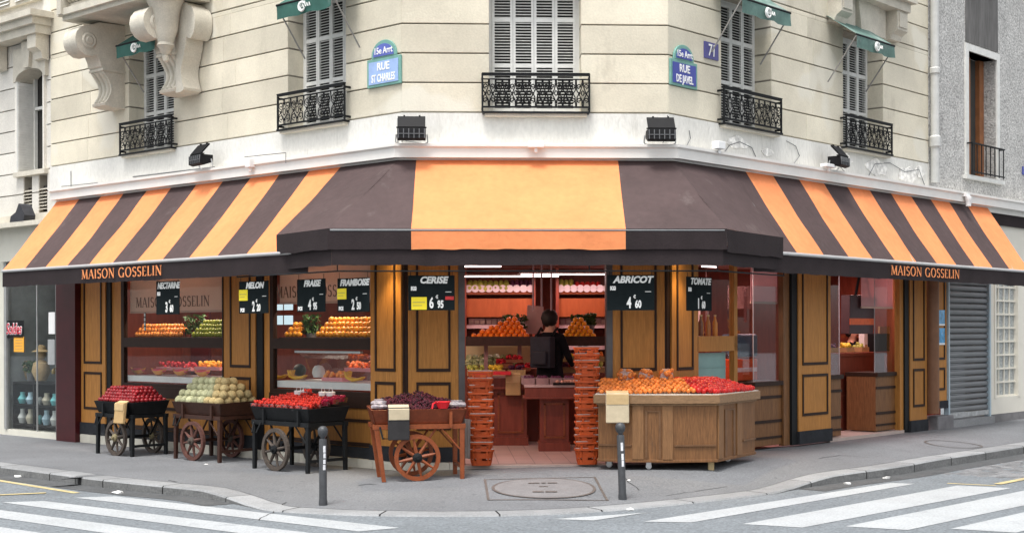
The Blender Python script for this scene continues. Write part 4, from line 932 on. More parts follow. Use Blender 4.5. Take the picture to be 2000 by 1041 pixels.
def flood(w, u, out, z, lab, yaw=0.0):
    r = empty('floodlight', w.pt(u, -out, z), w.a + yaw, lab, 'floodlight', 'floodlights on the awning fascia')
    b = MB(); b.prism([(-.17, .02), (-.10, .0), (.04, .05), (.04, .15), (-.15, .15)], 'x', -.175, .175); b.build('housing', BLACKP, r, bevel=.006)
    g = MB()
    for k in range(6): g.box(-.165 + .064 * k, -.155 + .064 * k, -.172, -.155, .025, .14)
    g.box(-.17, .17, -.172, -.158, .075, .083); g.build('grille', GREYP, r)
    v = MB(); v.prism([(-.15, .165), (-.13, .16), (.0, .30), (-.02, .312)], 'x', -.17, .17)
    v.box(-.185, .185, -.14, -.10, .152, .166)
    for x in (-.10, .09): v.box(x, x + .02, -.03, .0, .30, .325)
    v.build('visor', BLACKP, r)
    k = MB(); k.tube([(-.19, 0, .09), (-.20, .02, -.0), (-.15, .04, -.03), (.15, .04, -.03), (.20, .02, 0), (.19, 0, .09)], .010, 5); k.build('bracket', STEEL, r)
flood(WF, .126, .22, 4.075, 'black floodlight with open visor at the left end of the corner facet'); flood(WF, 3.215, .22, 4.075, 'black floodlight with open visor at the right end of the corner facet')
flood(WL, -3.85, .22, 4.09, 'black floodlight above the left striped awning seen from the side', -.15); flood(WR, 3.80, .22, 4.09, 'black floodlight above the right striped awning seen from the side', .15)
for w, u, z, lab, sz in ((WF, 1.66, 4.00, 'small white junction box in the middle of the corner fascia', (.20, .08)), (WL, -2.75, 3.98, 'small white box on the fascia above the left awning', (.10, .12)), (WR, .75, 4.07, 'small white box on top of the fascia right of the corner', (.16, .10)), (WR, 3.55, 4.07, 'white shallow cover beside the right side floodlight', (.26, .05))):
    o = MB(); o.box(-sz[0] / 2, sz[0] / 2, -.06, .05, 0, sz[1]); o.box(-.02, .02, -.03, .0, -.06, 0); tag(o.build('junction_box', WHITEP, None, w.pt(u, -.25, z), w.a, .008), lab, 'electrical box')
o = MB(); o.lathe([(0, -.10), (.045, -.09), (.05, 0), (.06, .02), (.06, .07), (.0, .08)], 12); c = o.build('dome_camera', WHITEP, None, WR.pt(8.20, -.28, 3.90), WR.a); tag(c, 'small white dome camera hanging from the fascia right of the drain pipe', 'camera')
o = MB(); o.box(-.08, .08, 0, .1, .07, .12); o.build('mount', WHITEP, c)
def plate(w, u0, u1, z0, z1, zt, blue, lines, top, lab):
    wd = u1 - u0; r = empty('street_sign', w.pt(u0, -.03, z0), w.a, lab, 'street sign', 'blue street name plates')
    b = MB(); b.box(0, wd, 0, .028, 0, z1 - z0); H = z1 - z0; x0, x1 = wd * .13, wd * .87
    A = [(x1, H)] + [(wd / 2 + (x1 - x0) / 2 * math.cos(a), H + .03 + (zt - z1 - .03) * math.sin(a)) for a in [pi * q / 14 for q in range(15)]] + [(x0, H)]
    b.prism(A, 'y', .0, .028); b.build('border', ENAMELG, r, bevel=.006)
    b = MB(); b.box(.04, wd - .04, -.008, -.001, .035, H - .04)
    A = [(x1 - .045, H + .02)] + [(wd / 2 + ((x1 - x0) / 2 - .045) * math.cos(a), H + .035 + (zt - z1 - .085) * math.sin(a)) for a in [pi * q / 14 for q in range(15)]] + [(x0 + .045, H + .02)]
    b.m = 1; b.prism(A, 'y', -.008, -.001); b.build('enamel', [blue, ENAMELB if blue is ENAMELB else mat('mid_blue_enamel', (.10, .13, .42), .4, .1, 10)], r)
    text(top, .115, CHALKW, r, wd / 2, -.010, H + (zt - z1) * .38, .002, 0, .85)
    for k, s in enumerate(lines): text(s, .135, CHALKW, r, wd / 2, -.010, H * (.68 - .40 * k), .003, 0, min(.95, (wd - .1) / (len(s) * .135 * .66)))
plate(WL, -.615, .010, 4.835, 5.195, 5.42, ENAMELF, ['RUE', 'S\u1d57CHARLES'.replace('\u1d57', 'T ')], '15e Arr\u1d57'.replace('\u1d57', 't'), 'faded pale blue street plate reading RUE ST CHARLES left of the corner')
plate(WR, .012, .60, 4.84, 5.175, 5.38, ENAMELB, ['RUE', 'DE JAVEL'], '15e Arrt', 'deep blue street plate reading RUE DE JAVEL right of the corner')
r = empty('number_plate', WR.pt(.785, -.02, 5.29), WR.a, 'small square blue house number plate reading 71', 'sign'); b = MB(); b.box(0, .32, 0, .018, 0, .215); b.build('plate', mat('violet_blue_enamel', (.075, .07, .22), .4, .1, 9), r); text('71', .22, CHALKW, r, .16, -.003, .105, .002, .1, .8)

# ------------------------------------------------------------------ bollards
def bollard(px, py, lab, stick, lean=0.0):
    p = pav(px, py); r = empty('bollard', p, 0, lab, 'bollard', 'dark iron bollards at the kerb'); r.rotation_euler = (0, lean, 0)
    m_ = mat('bollard_paint', (.040, .042, .046), .5, .25, 14, spec=.5, stain=((.13, .13, .13), 9, .64, (1, 1, .4)))
    b = MB(); b.lathe([(.046, -.03), (.046, .04), (.041, .07), (.041, .685), (.036, .70), (.024, .705)], 16); b.build('post', m_, r)
    b = MB(); b.lathe([(.024, .705), (.026, .715), (.048, .745), (.056, .778), (.050, .81), (.03, .832), (.0, .838)], 16); b.build('ball', m_, r)
    s = MB()
    for z0, z1, a0 in stick:
        vs = []
        for k in range(5):
            a = -pi / 2 + a0 + .16 * k
            for z in (z0, z1): vs.append((.0425 * math.cos(a), .0425 * math.sin(a), z))
        s.add(vs, [(2 * k, 2 * k + 2, 2 * k + 3, 2 * k + 1) for k in range(4)], True)
    s.build('sticker', mat('torn_sticker', (.68, .68, .70), .6, .25, 40, stain=((.15, .15, .2), 38, .60, (1, 1, 1))), r)
bollard(631, 986, 'dark iron bollard with ball top at the kerb in front of the strawberry cart', [(.56, .63, .2), (.50, .553, .25), (.44, .485, .2), (.375, .43, .15)])
bollard(1216, 975, 'leaning dark iron bollard with white stickers at the kerb in front of the wooden stand', [(.53, .62, -.1), (.43, .50, .0), (.36, .425, .0)], -.03)

# ------------------------------------------------------------------ barrow carts
def wheel(mb, mr, mh, R, n, x, y, z):
    mr.lathe([(R - .048, y - .022), (R, y - .022), (R, y + .022), (R - .048, y + .022), (R - .048, y - .022)], 28, (x, 0, z), 'y', False)
    for k in range(n):
        a = 2 * pi * k / n + .2; c, s = math.cos(a), math.sin(a)
        mb.tube([(x + .03 * c, y, z + .03 * s), (x + .12 * c, y, z + .12 * s), (x + (R - .05) * c, y, z + (R - .05) * s)], [.024, .021, .013], 6)
    mh.lathe([(.0, y - .075), (.022, y - .075), (.028, y - .05), (.055, y - .04), (.062, y), (.055, y + .04), (.0, y + .05)], 12, (x, 0, z), 'y')
def cart(loc, rz, lab, mt, ml, mw, hubm, L=1.18, D=.66, splay=0.0, zt=.83, wx=-.05, R=.27, handle=True):
    r = empty('barrow_cart', loc, rz, lab, 'cart', 'old barrow carts of fruit along the shop front'); h = L / 2; d = D / 2; zb = zt - .17
    t = MB(); b = .05                                   # flared tray
    def brd(p0, p1, p2, p3, th): t.add([p0, p1, p2, p3] + [tuple(Vector(p) + Vector(th)) for p in (p0, p1, p2, p3)], [(0, 1, 2, 3), (7, 6, 5, 4), (0, 4, 5, 1), (1, 5, 6, 2), (2, 6, 7, 3), (3, 7, 4, 0)])
    brd((-h + b, -d + b, zb), (h - b, -d + b, zb), (h, -d, zt), (-h, -d, zt), (0, .022, 0)); brd((-h + b, d - b, zb), (-h, d, zt + .02), (h, d, zt + .02), (h - b, d - b, zb), (0, -.022, 0))
    brd((h - b, -d + b, zb), (h - b, d - b, zb), (h, d, zt + .02), (h, -d, zt), (-.022, 0, 0)); brd((-h + b, -d + b, zb), (-h, -d, zt), (-h, d, zt + .02), (-h + b, d - b, zb), (.022, 0, 0))
    t.box(-h + b + .02, h - b - .02, -d + b + .02, d - b - .02, zb + .06, zb + .09); t.build('tray', mt, r, bevel=.004)
    f = MB(); f.box(-h + .02, h - .02, -d + .01, -d + .06, zb - .06, zb - .005); f.box(-h + .02, h - .02, d - .06, d - .01, zb - .06, zb - .005)
    for x in (-h + .04, -.05, h - .10): f.box(x, x + .05, -d + .06, d - .06, zb - .055, zb - .008)
    for x in (-h * .55, h * .62): f.box(x, x + .035, -d - .012, -d + .03, zb - .05, zt - .03)
    f.build('frame', ml, r); f = MB(); f.box(h - .075, h - .04, -d + .05, d - .05, .13, .165); f.build('stretcher', ml, r)
    for sx, sy in ((-1, -1), (1, -1), (1, 1), (-1, 1)):
        g = MB(); x0, y0 = sx * (h - .06), sy * (d - .04); x1 = sx * (h - .06) - sx * splay; y1 = y0 + sy * .01
        if sx > 0 and splay: x1 = x0 + .0
        g.add([(x0 - .03, y0 - .025, zb - .01), (x0 + .03, y0 - .025, zb - .01), (x0 + .03, y0 + .025, zb - .01), (x0 - .03, y0 + .025, zb - .01), (x1 - .024, y1 - .022, -.01), (x1 + .024, y1 - .022, -.01), (x1 + .024, y1 + .022, -.01), (x1 - .024, y1 + .022, -.01)],
              [(0, 1, 2, 3), (7, 6, 5, 4), (0, 4, 5, 1), (1, 5, 6, 2), (2, 6, 7, 3), (3, 7, 4, 0)])
        g.build('leg', ml, r, bevel=.004)
    for y in (-d + .02 - .03, d - .02):
        ri, sp, hu = MB(), MB(), MB(); wheel(sp, ri, hu, R, 8, wx, y, R); w_ = ri.build('wheel', mw, r); sp.build('spokes', mw, w_); hu.build('hub', hubm, w_)
    a = MB(); a.tube([(wx, -d - .02, R), (wx, d + .02, R)], .022, 8)
    for y in (-d + .07, d - .07):
        a.tube([(wx, y, R), (wx - .22, y, zb - .05)], .014, 6); a.tube([(wx, y, R), (wx + .24, y, zb - .05)], .014, 6)
    for y in (-d + .03, d - .03): a.tube([(h - .07, y, .34), (h - .32, y, zb - .04)], .011, 5)
    a.build('axle_and_stays', ml, r)
    if handle:
        k = MB(); k.tube([(-h + .10, -d - .01, zb - .03), (-h + .13, -d - .06, zb - .16), (-h + .22, -d - .06, zb - .16), (-h + .25, -d - .01, zb - .03)], .013, 6); k.build('hook', IRON, r)
    return r
BLKW = mat('black_stained_wood', (.009, .010, .011), .6, .3, 9, .1, fine=.15, fscale=40, spec=.2); DKW = mat('dark_brown_wood', (.042, .017, .011), .5, .25, 9, .1, stretch=(2, 2, 2), fine=.2, fscale=40)
RDW = mat('red_brown_wood', (.155, .036, .014), .38, .22, 8, .08, fine=.15, fscale=35); ORW = mat('orange_brown_wood', (.22, .056, .018), .4, .18, 8, .08, fine=.12, fscale=40)
WWD = mat('weathered_wheel', (.07, .055, .045), .7, .3, 12, .2, fine=.2, fscale=50); HUBY = mat('worn_brass', (.25, .21, .12), .5, .3, 20, metal=.5)
def onrim(px, py, z=.82): return onz(px, py, z)
def place(cornerpx, cornerpy, ang, L=1.18, D=.66, zt=.83):
    c = onz(cornerpx, cornerpy, zt); c = onz(cornerpx, cornerpy, zt + ground(c.x, c.y)); a = math.radians(ang); dd = Vector((math.cos(a), math.sin(a), 0)); nn = Vector((-dd.y, dd.x, 0)); q = c - dd * L / 2 + nn * D / 2; q.z = ground(q.x, q.y); return q, a
C1, a1 = place(259, 786, -42.2, 1.02, .62, .77); C2, a2 = place(430, 788, -42.2, 1.14, .66, .80); C3, a3 = place(603, 799, -43.5, 1.22, .66, .80); C4, a4 = place(913, 796, 11, 1.13, .62, .83)
k1 = cart(C1, a1, 'black barrow cart heaped with dark red nectarines beside the maroon pier', BLKW, BLKW, WWD, HUBY, 1.02, .62, zt=.77, wx=.10, R=.26)
k2 = cart(C2, a2, 'dark brown barrow cart piled with pale green melons', DKW, DKW, mat('faded_red_wheel', (.10, .042, .032), .7, .3, 12, .2, fine=.2, fscale=50), WWD, 1.14, zt=.80)
k3 = cart(C3, a3, 'black barrow cart of strawberry punnets behind the left bollard', BLKW, BLKW, WWD, BLKW, 1.22, zt=.80)
k4 = cart(C4, a4, 'red brown barrow cart of cherries with a bright spoked wheel left of the doorway', RDW, ORW, ORW, IRON, 1.13, .62, .09, wx=-.03)
def C(c, a, x, y, z): return Vector((c.x + x * math.cos(a) - y * math.sin(a), c.y + x * math.sin(a) + y * math.cos(a), c.z + z))

# ------------------------------------------------------------------ fruit
def fruit_mesh(name, r, m_, sq=(1, 1, .94), n=12, mm=8, dimple=True, seed=0):
    b = MB(); b.ball((0, 0, 0), r, n, mm, sq)
    if dimple:
        for i, v in enumerate(b.v):
            d = math.hypot(v.x, v.y)
            if d < r * .3 and v.z > 0: b.v[i] = Vector((v.x, v.y, v.z - r * .14 * (1 - d / (r * .3))))
    o = b.build(name, m_); return o
FCOUNT = {}
def scatter(proto, pts, lab, cat, group, tilt=.5):
    first = proto.get('used') is None; 
    for i, p in enumerate(pts):
        if i == 0 and first: o = proto; o['used'] = 1
        else: o = proto.copy(); COL.objects.link(o)
        o.location = p; o.rotation_euler = (random.uniform(-tilt, tilt), random.uniform(-tilt, tilt), random.uniform(0, 6.28)); o.scale = [random.uniform(.90, 1.08)] * 3; tag(o, lab, cat, group)
        if 'used' in o: pass
    return proto
def clean(o):
    for q in bpy.data.objects:
        if 'used' in q: del q['used']
def pyramid(c, a, L, D, z, r, layers, step=1.75, inset=.9, jit=.15, cx=0, cy=0, slope_z=.0, cap=None):
    out = []
    for k in range(layers):
        nx = int((L - k * 2 * inset * r) / (2 * r)); ny = max(1, int((D - k * 2 * inset * r) / (2 * r)))
        for i in range(nx):
            for j in range(ny):
                edge = i in (0, nx - 1) or j in (0, ny - 1)
                if k < layers - 1 and not edge and 0 < i < nx - 1 and 0 < j < ny - 1: continue
                x = (i - (nx - 1) / 2) * 2 * r * 1.0; y = (j - (ny - 1) / 2) * 2 * r
                if k == layers - 1 and random.random() < .12: continue
                out.append(C(c, a, cx + x + random.uniform(-jit, jit) * r, cy + y + random.uniform(-jit, jit) * r, z + r + k * r * step + slope_z * (y + D / 2) + random.uniform(-jit, jit) * r * .6))
    return out
FR = lambda n, c, **k: mat(n, c, .42, k.pop('var', .22), k.pop('scale', 9), rand=k.pop('rand', .25), coord='obj', spec=.35, **k)
nect = fruit_mesh('nectarine', .036, FR('nectarine_skin', (.22, .008, .012), var=.6, scale=14))
scatter(nect, pyramid(C1, a1, 1.0, .60, .755, .036, 5, 1.15, .95), 'shiny dark red nectarine in the heap on the black cart beside the maroon pier', 'nectarine', 'red nectarines on the first cart')
MEL = mat('netted_melon_skin', (.36, .36, .215), .8, .16, 10, .5, fine=.20, fscale=45, rand=.22, coord='obj', spec=.2); MEL2 = mat('tan_melon_skin', (.40, .31, .15), .8, .16, 10, .5, fine=.20, fscale=45, rand=.2, coord='obj', spec=.2)
melon = fruit_mesh('melon', .068, MEL, (1, 1, .95), 16, 10); melon2 = fruit_mesh('melon', .066, MEL2, (1, 1, .95), 16, 10); PM = pyramid(C2, a2, 1.18, .68, .755, .066, 4, 1.30, .85, .10)
tanp = lambda p: (p - C2).dot(Vector((math.cos(a2), math.sin(a2), 0))) + random.uniform(-.08, .08) > .20
P1, P2 = [], []
for p in PM: (P2 if tanp(p) else P1).append(p)
scatter(melon, P1, 'pale green netted melon in the pile on the dark brown cart', 'melon', 'pale green melons on the second cart', .8); scatter(melon2, P2, 'yellowish tan melon at the right side of the pile on the dark brown cart', 'melon', 'tan melons on the second cart', .8)
apr = fruit_mesh('apricot', .030, FR('apricot_skin', (.66, .19, .035), var=.45, scale=16, rand=.30)); tom = fruit_mesh('tomato', .036, FR('tomato_skin', (.46, .009, .007), var=.15, rand=.2), (1.06, 1.06, .86))
# cherries: a heap nobody could count, in the tray of the fourth cart
ch = MB(Matrix.Translation(C4) @ Matrix.Rotation(a4, 4, 'Z')); random.seed(21)
for i in range(1800):
    x = random.uniform(-.50, .48); y = random.uniform(-.25, .27); zz = .815 + (y + .25) * .30 * (1 - (abs(x) / .56) ** 3) + .05 * noise.noise(Vector((x * 5, y * 5, 0)))
    ch.t = random.random(); ch.ball((x, y, zz + random.uniform(-.008, .018)), random.uniform(.0115, .0145), 6, 4)
cho = ch.build('cherry_heap', mat('cherry_skin', (.055, .007, .014), .22, .4, 30, tone=.8)); tag(cho, 'heap of dark glossy cherries filling the red brown cart', 'cherries', None, 'stuff')
mb = MB(Matrix.Translation(C4) @ Matrix.Rotation(a4, 4, 'Z')); vs = [];
for i in range(13):
    for j in range(7):
        x = -.50 + 1.0 * i / 12; y = -.26 + .53 * j / 6; vs.append((x, y, .80 + (y + .25) * .30 * (1 - (abs(x) / .56) ** 3)))
mb.add(vs, [(i * 7 + j, i * 7 + 7 + j, i * 7 + 8 + j, i * 7 + 1 + j) for i in range(12) for j in range(6)], True); q = mb.build('cherry_bed', mat('cherry_dark', (.02, .004, .006), .5, .3, 20)); q.parent = cho
# scoop and bags on the cherry cart
SCOOP = mat('red_scoop_plastic', (.72, .02, .03), .35, .06, 9); BAGP = mat('clear_bag_plastic', (.40, .36, .38), .25, .35, 22, .8, fine=.3, fscale=30, trans=.35)
s = MB(); s.lathe([(.0, .0), (.055, .0), (.085, .075), (.095, .08), (.088, .07), (.058, .006), (.0, .005)], 18); s.tube([(-.085, 0, .07), (-.12, -.02, .055), (-.13, -.03, .0)], .010, 6)
o = s.build('measuring_bowl', SCOOP, None, C(C4, a4, .28, -.27, .835), a4); tag(o, 'bright red plastic bowl resting on the front edge of the cherry cart', 'bowl')
def bag(p, r, h, lab, rz=0, seed=0, m_=BAGP):
    b = MB(); n = 14; vs = []; prof = [(.55, 0), (.95, .12), (1.0, .4), (.85, .7), (.45, .88), (.6, 1.0)]
    for k, (q, z) in enumerate(prof):
        for i in range(n): a = 2 * pi * i / n; f = 1 + .22 * noise.noise(Vector((math.cos(a) * 2 + seed, math.sin(a) * 2, z * 3))); vs.append((r * q * f * math.cos(a), r * q * f * .7 * math.sin(a), h * z))
    b.add(vs, [(k * n + i, k * n + (i + 1) % n, (k + 1) * n + (i + 1) % n, (k + 1) * n + i) for k in range(5) for i in range(n)], True); o = b.build('plastic_bag', m_, None, p, rz); return tag(o, lab, 'bag')
bag(C(C4, a4, -.46, -.20, .84), .10, .06, 'crumpled clear plastic bag at the left front of the cherry cart', a4, 1); bag(C(C4, a4, -.44, .02, .86), .10, .08, 'clear plastic bag at the left back of the cherry cart', a4, 2)
bag(C(C4, a4, .46, -.14, .84), .12, .08, 'folded clear plastic bags at the right end of the cherry cart', a4, 3)
# strawberry punnets: a clear tub, its berries a part
TUB = glass('punnet_plastic', (.9, .9, .92), .16); BER = mat('strawberry_skin', (.38, .020, .011), .45, .35, 30, tone=.6); RASP = mat('raspberry_skin', (.40, .010, .05), .45, .3, 40, tone=.4)
def punnet(m_, rr, n, seed):
    random.seed(seed); t = MB(); t.add([(-.05, -.05, 0), (.05, -.05, 0), (.05, .05, 0), (-.05, .05, 0), (-.06, -.06, .062), (.06, -.06, .062), (.06, .06, .062), (-.06, .06, .062)], [(3, 2, 1, 0), (0, 1, 5, 4), (1, 2, 6, 5), (2, 3, 7, 6), (3, 0, 4, 7)])
    t.box(-.064, .064, -.064, -.058, .058, .064); t.box(-.064, .064, .058, .064, .058, .064); t.box(-.064, -.058, -.058, .058, .058, .064); t.box(.058, .064, -.058, .058, .058, .064)
    o = t.build('fruit_punnet', TUB); b = MB()
    for i in range(n): b.t = random.random(); b.ball((random.uniform(-.044, .044), random.uniform(-.044, .044), random.uniform(.016, .085)), rr * random.uniform(.85, 1.15), 7, 5, (1, 1, 1.25))
    b.build('berries', m_, o); return o
pS, pR = punnet(BER, .016, 34, 5), punnet(RASP, .010, 70, 6); nS = nR = 0
random.seed(8)
for i in range(9):
    for j in range(5):
        x = -.54 + .132 * i + random.uniform(-.006, .006); y = -.265 + .132 * j; z = .765 + .022 * j + random.uniform(0, .014); p = C(C3, a3, x, y, z)
        ras = (i + j * .8 > 9.0) or (i >= 8 and j > 2)
        src, lab, gp = (pR, 'clear punnet of dark raspberries at the right end of the black strawberry cart', 'raspberry punnets') if ras else (pS, 'clear punnet of red strawberries on the black cart behind the left bollard', 'strawberry punnets')
        n = nR if ras else nS
        if n == 0: o = src; o.location = p; o.rotation_euler.z = a3 + .05; tag(o, lab, 'punnet', gp)
        else: dup(src, p, a3 + random.uniform(-.3, .3), lab, gp)
        if ras: nR += 1
        else: nS += 1
LID = glass('lid_plastic', (.85, .85, .87), .30)
for k, (x, y, z) in enumerate(((-.30, .22, .935), (-.18, .26, .95), (.18, .24, .935), (.30, .27, .935))):
    b = MB(); b.lathe([(.055, 0), (.06, .05), (.05, .055), (.046, .02)], 14); b.tube([(-.05, 0, .05), (-.03, 0, .10), (.03, 0, .10), (.05, 0, .05)], .004, 5); o = b.build('punnet_basket', mat('white_wire', (.62, .60, .60), .4, .1, 20), None, C(C3, a3, x, y, z), a3 + k)
    tag(o, 'small white berry basket at the back of the strawberry cart, %s from the left' % ('first second third fourth'.split()[k]), 'basket')
o = dup(pS, C(C3, a3, -.04, .17, .92), a3 + .3, 'heaped punnet of dark red berries raised on top of the strawberries', 'strawberry punnets')
# paper bags hung on carts and stand
def kraft(loc, rz, w, h, lab, two=None, tilt=0.0, th=.05):
    b = MB(); b.box(-w / 2, w / 2, -th, 0, -h, 0); r = b.build('paper_bag_bundle', KRAFT, None, loc, rz, .01); r.rotation_euler.x = tilt; tag(r, lab, 'bag')
    b = MB(); b.prism([(-th - .006, -h * .38), (-th - .012, -.02), (.02, .03), (.03, .02), (0, .0), (-th, -.03)], 'x', -w / 2 + .006, w / 2 - .006); b.build('folded_top', two or mat('light_kraft', (.52, .37, .19), .85, .1, 9, .1), r); return r
kraft(C(C1, a1, .34, -.36, .77), a1 - .0, .24, .30, 'bundle of brown paper bags hanging on the nectarine cart', tilt=-.12)
kraft(C(C4, a4, -.25, -.335, .86), a4, .25, .38, 'bundle of paper bags with dark lower half hanging on the cherry cart', mat('pale_kraft', (.50, .42, .29), .85, .1, 9, .1)).data.materials[0] = mat('dark_bag', (.028, .026, .027), .8, .2, 9)
# ------------------------------------------------------------------ the wooden stand right of the doorway
sx = [(1.05, 17.03), (1.455, 16.89), (1.94, 16.83), (2.47, 16.87), (3.12, 17.93), (2.70, 18.12), (2.05, 17.58), (1.12, 17.5)]
sc0 = Vector((1.9, 17.25, ground(1.9, 17.25)))
st = empty('wooden_stand', sc0, 0, 'curved weathered oak fruit stand on castors with panelled front right of the doorway', 'stand')
def off(P, k):                                       # offsets a closed outline outwards
    n = len(P); out = []
    for i in range(n):
        a, b, c = Vector(P[i - 1]), Vector(P[i]), Vector(P[(i + 1) % n]); d1 = (b - a).normalized(); d2 = (c - b).normalized(); n1 = Vector((d1.y, -d1.x)); n2 = Vector((d2.y, -d2.x)); q = (n1 + n2); q /= max(.4, 1 + n1.dot(n2)); out.append((b.x + q.x * k, b.y + q.y * k))
    return out
loc2 = lambda P: [(x - sc0.x, y - sc0.y) for x, y in P]
b = MB(); b.prism(loc2(sx), 'z', .115, .82); b.build('body', WOODL, st)
b = MB(); b.prism(loc2(off(sx, .055)), 'z', .80, .905); b.prism(loc2(off(sx, .02)), 'z', .775, .80); b.build('rim', mat('stand_rim_oak', (.23, .135, .068), .5, .2, 9, .1, stretch=(1.5, 1.5, 5), fine=.12, fscale=30), st, bevel=.006)
b = MB(); b.prism(loc2(off(sx, .035)), 'z', .905, .915); b.build('tray_lining', mat('tray_white', (.55, .52, .47), .6, .1, 9), st)
b = MB(); b.prism(loc2(off(sx, .012)), 'z', .09, .125); b.build('base_rail', WOODL, st, bevel=.005)
def along(i, t): a, c = Vector(sx[i]), Vector(sx[i + 1]); return a.lerp(c, t), (c - a).normalized()
def attach(mb, i, t0, t1, z0, z1, th):
    (p, d), (q, _) = along(i, t0), along(i, t1); n = Vector((d.y, -d.x)); P = [p - n * .004, q - n * .004, q + n * th, p + n * th]; mb.prism(loc2([tuple(v) for v in P])[::-1], 'z', z0, z1)
PIL = mat('stand_pilaster_oak', (.20, .10, .042), .5, .2, 9, .1, stretch=(6, 6, .5), fine=.12, fscale=30)
b = MB()
for i, t0, t1 in ((1, .0, .28), (1, .74, 1.0), (3, .03, .15), (3, .50, .63)): attach(b, i, t0, t1, .126, .775, .018)
b.build_each('pilaster', PIL, st, bevel=.004)
b = MB()
for i, t0, t1 in ((1, .32, .70), (3, .20, .46)):
    attach(b, i, t0, t1, .70, .715, .012); attach(b, i, t0, t0 + .05, .14, .70, .012); attach(b, i, t1 - .05, t1, .14, .70, .012)
for i, t0, t1 in ((0, .02, .98), (2, .03, .99), (3, .66, 1.0), (4, 0, .9)): attach(b, i, t0, t1, .285, .305, .018)
b.build_each('moulding', mat('stand_moulding', (.14, .07, .032), .5, .2, 9), st)
for k, (x, y) in enumerate(((1.66, 16.98), (2.42, 16.99), (1.2, 17.3), (2.75, 17.8))):
    c = MB(); zz = ground(x, y) - sc0.z
    if k == 1: c.box(x - .035 - sc0.x, x + .035 - sc0.x, y - .03 - sc0.y, y + .03 - sc0.y, zz - .005, .09)
    else: c.lathe([(.0, -.012), (.036, -.012), (.036, .012), (.0, .012)], 12, (x - sc0.x, y - sc0.y, zz + .036), 'y'); c.box(x - sc0.x - .03, x - sc0.x + .03, y - sc0.y - .018, y - sc0.y + .018, zz + .05, .09)
    c.build('castor' if k != 1 else 'wooden_block', STEEL if k != 1 else mat('raw_pine', (.50, .38, .20), .7, .1, 9), st)
random.seed(31)
def inside(P, x, y):
    r = False
    for i in range(len(P)):
        (x1, y1), (x2, y2) = P[i - 1], P[i]
        if (y1 > y) != (y2 > y) and x < (x2 - x1) * (y - y1) / (y2 - y1) + x1: r = not r
    return r
IN = off(sx, .005); pa = []; pt_ = []
def frontdist(x, y):
    dd = 9
    for i in range(5):
        a, c = Vector(sx[i]), Vector(sx[i + 1]); v = c - a; t = max(0, min(1, (Vector((x, y)) - a).dot(v) / v.dot(v))); dd = min(dd, (a + v * t - Vector((x, y))).length)
    return dd
y = 16.9; row = 0
while y < 18.2:
    x = .98 + (.03 if row % 2 else 0)
    while x < 3.2:
        tomz = x > 2.10 + (17.25 - y) * .35
        if inside(IN, x, y):
            z = sc0.z + .935 + min(.36, frontdist(x, y)) * .36; j = random.uniform(-.006, .006)
            (pt_ if tomz else pa).append(Vector((x + j, y - j, z + random.uniform(-.006, .008))))
        x += .069 if tomz else .058
    y += .060; row += 1
scatter(apr, pa[:290], 'ripe orange apricot on the left half of the curved wooden stand', 'apricot', 'apricots on the wooden stand')
scatter(tom, pt_[:290], 'shiny red tomato on the right half of the curved wooden stand', 'tomato', 'tomatoes on the wooden stand', .25)
for k, x in enumerate((1.42, 1.66, 1.92)):
    bg_ = bag(Vector((x, 17.32, sc0.z + 1.05)), .10, .16, 'clear bag of apricots at the back of the wooden stand, %s of three' % ('left', 'middle', 'right')[k], .3 * k, 11 + k, mat('bag_film', (.62, .45, .40), .15, .15, 20, .6, fine=.3, fscale=25, trans=.5))
    f = MB()
    for i in range(26): a = random.uniform(0, 6.28); q = random.uniform(.03, .105); f.ball((q * math.cos(a), q * .75 * math.sin(a), random.uniform(.02, .14)), .028, 8, 6)
    f.build('apricots', MATS['apricot_skin'], bg_)
kraft(Vector((1.27, 16.86, sc0.z + .93)), .0, .28, .36, 'pale brown paper bags hanging on the left front of the wooden stand', tilt=-.05).data.materials[0] = mat('pale_kraft', (.50, .42, .29), .85, .1, 9, .1)

# ------------------------------------------------------------------ stacks of shopping baskets
def basket_mesh():
    b = MB(); n = 28; W0, D0, W1, D1, H = .122, .095, .152, .118, .20
    def ringp(w, d, z): 
        out = []
        for i in range(n):
            a = 2 * pi * i / n; c, s = math.cos(a), math.sin(a); e = .45
            out.append((w * math.copysign(abs(c) ** e, c), d * math.copysign(abs(s) ** e, s), z))
        return out
    L = [0, .03, .06, .09, .115, .122, .150, .157, .172, .20]; rr = [ringp(W0 + (W1 - W0) * z / H, D0 + (D1 - D0) * z / H, z) for z in L]
    vs = [p for r in rr for p in r]; fs = []
    for k in range(len(L) - 1):
        for i in range(n):
            if k == 5 and i % 2 == 0: continue
            if k == 2 and i % 2: continue
            if k == 7 and (19 <= i <= 22 or 6 <= i <= 8): continue
            fs.append((k * n + i, k * n + (i + 1) % n, (k + 1) * n + (i + 1) % n, (k + 1) * n + i))
    b.add(vs, fs, False); b.add(rr[0], [tuple(range(n))[::-1]])
    o_, i_ = ringp(W1 + .010, D1 + .010, .20), ringp(W1 + .010, D1 + .010, .178); q = ringp(W1, D1, .20)
    b.add(o_ + i_ + q, [(i, (i + 1) % n, n + (i + 1) % n, n + i) for i in range(n)] + [(i, 2 * n + i, 2 * n + (i + 1) % n, (i + 1) % n) for i in range(n)], True)
    for i in range(n):
        a_, b_ = Vector(q[i]), Vector(q[i]); dv = Vector((a_.x, a_.y, 0)).normalized()
        if i % 2 == 0: b.tube([Vector(rr[1][i]) + dv * .002, Vector(rr[-1][i]) + dv * .003], .003, 4)
    return b
ORD = 'first second third fourth fifth sixth seventh eighth ninth tenth eleventh twelfth thirteenth fourteenth fifteenth sixteenth seventeenth eighteenth'.split()
bk0 = None
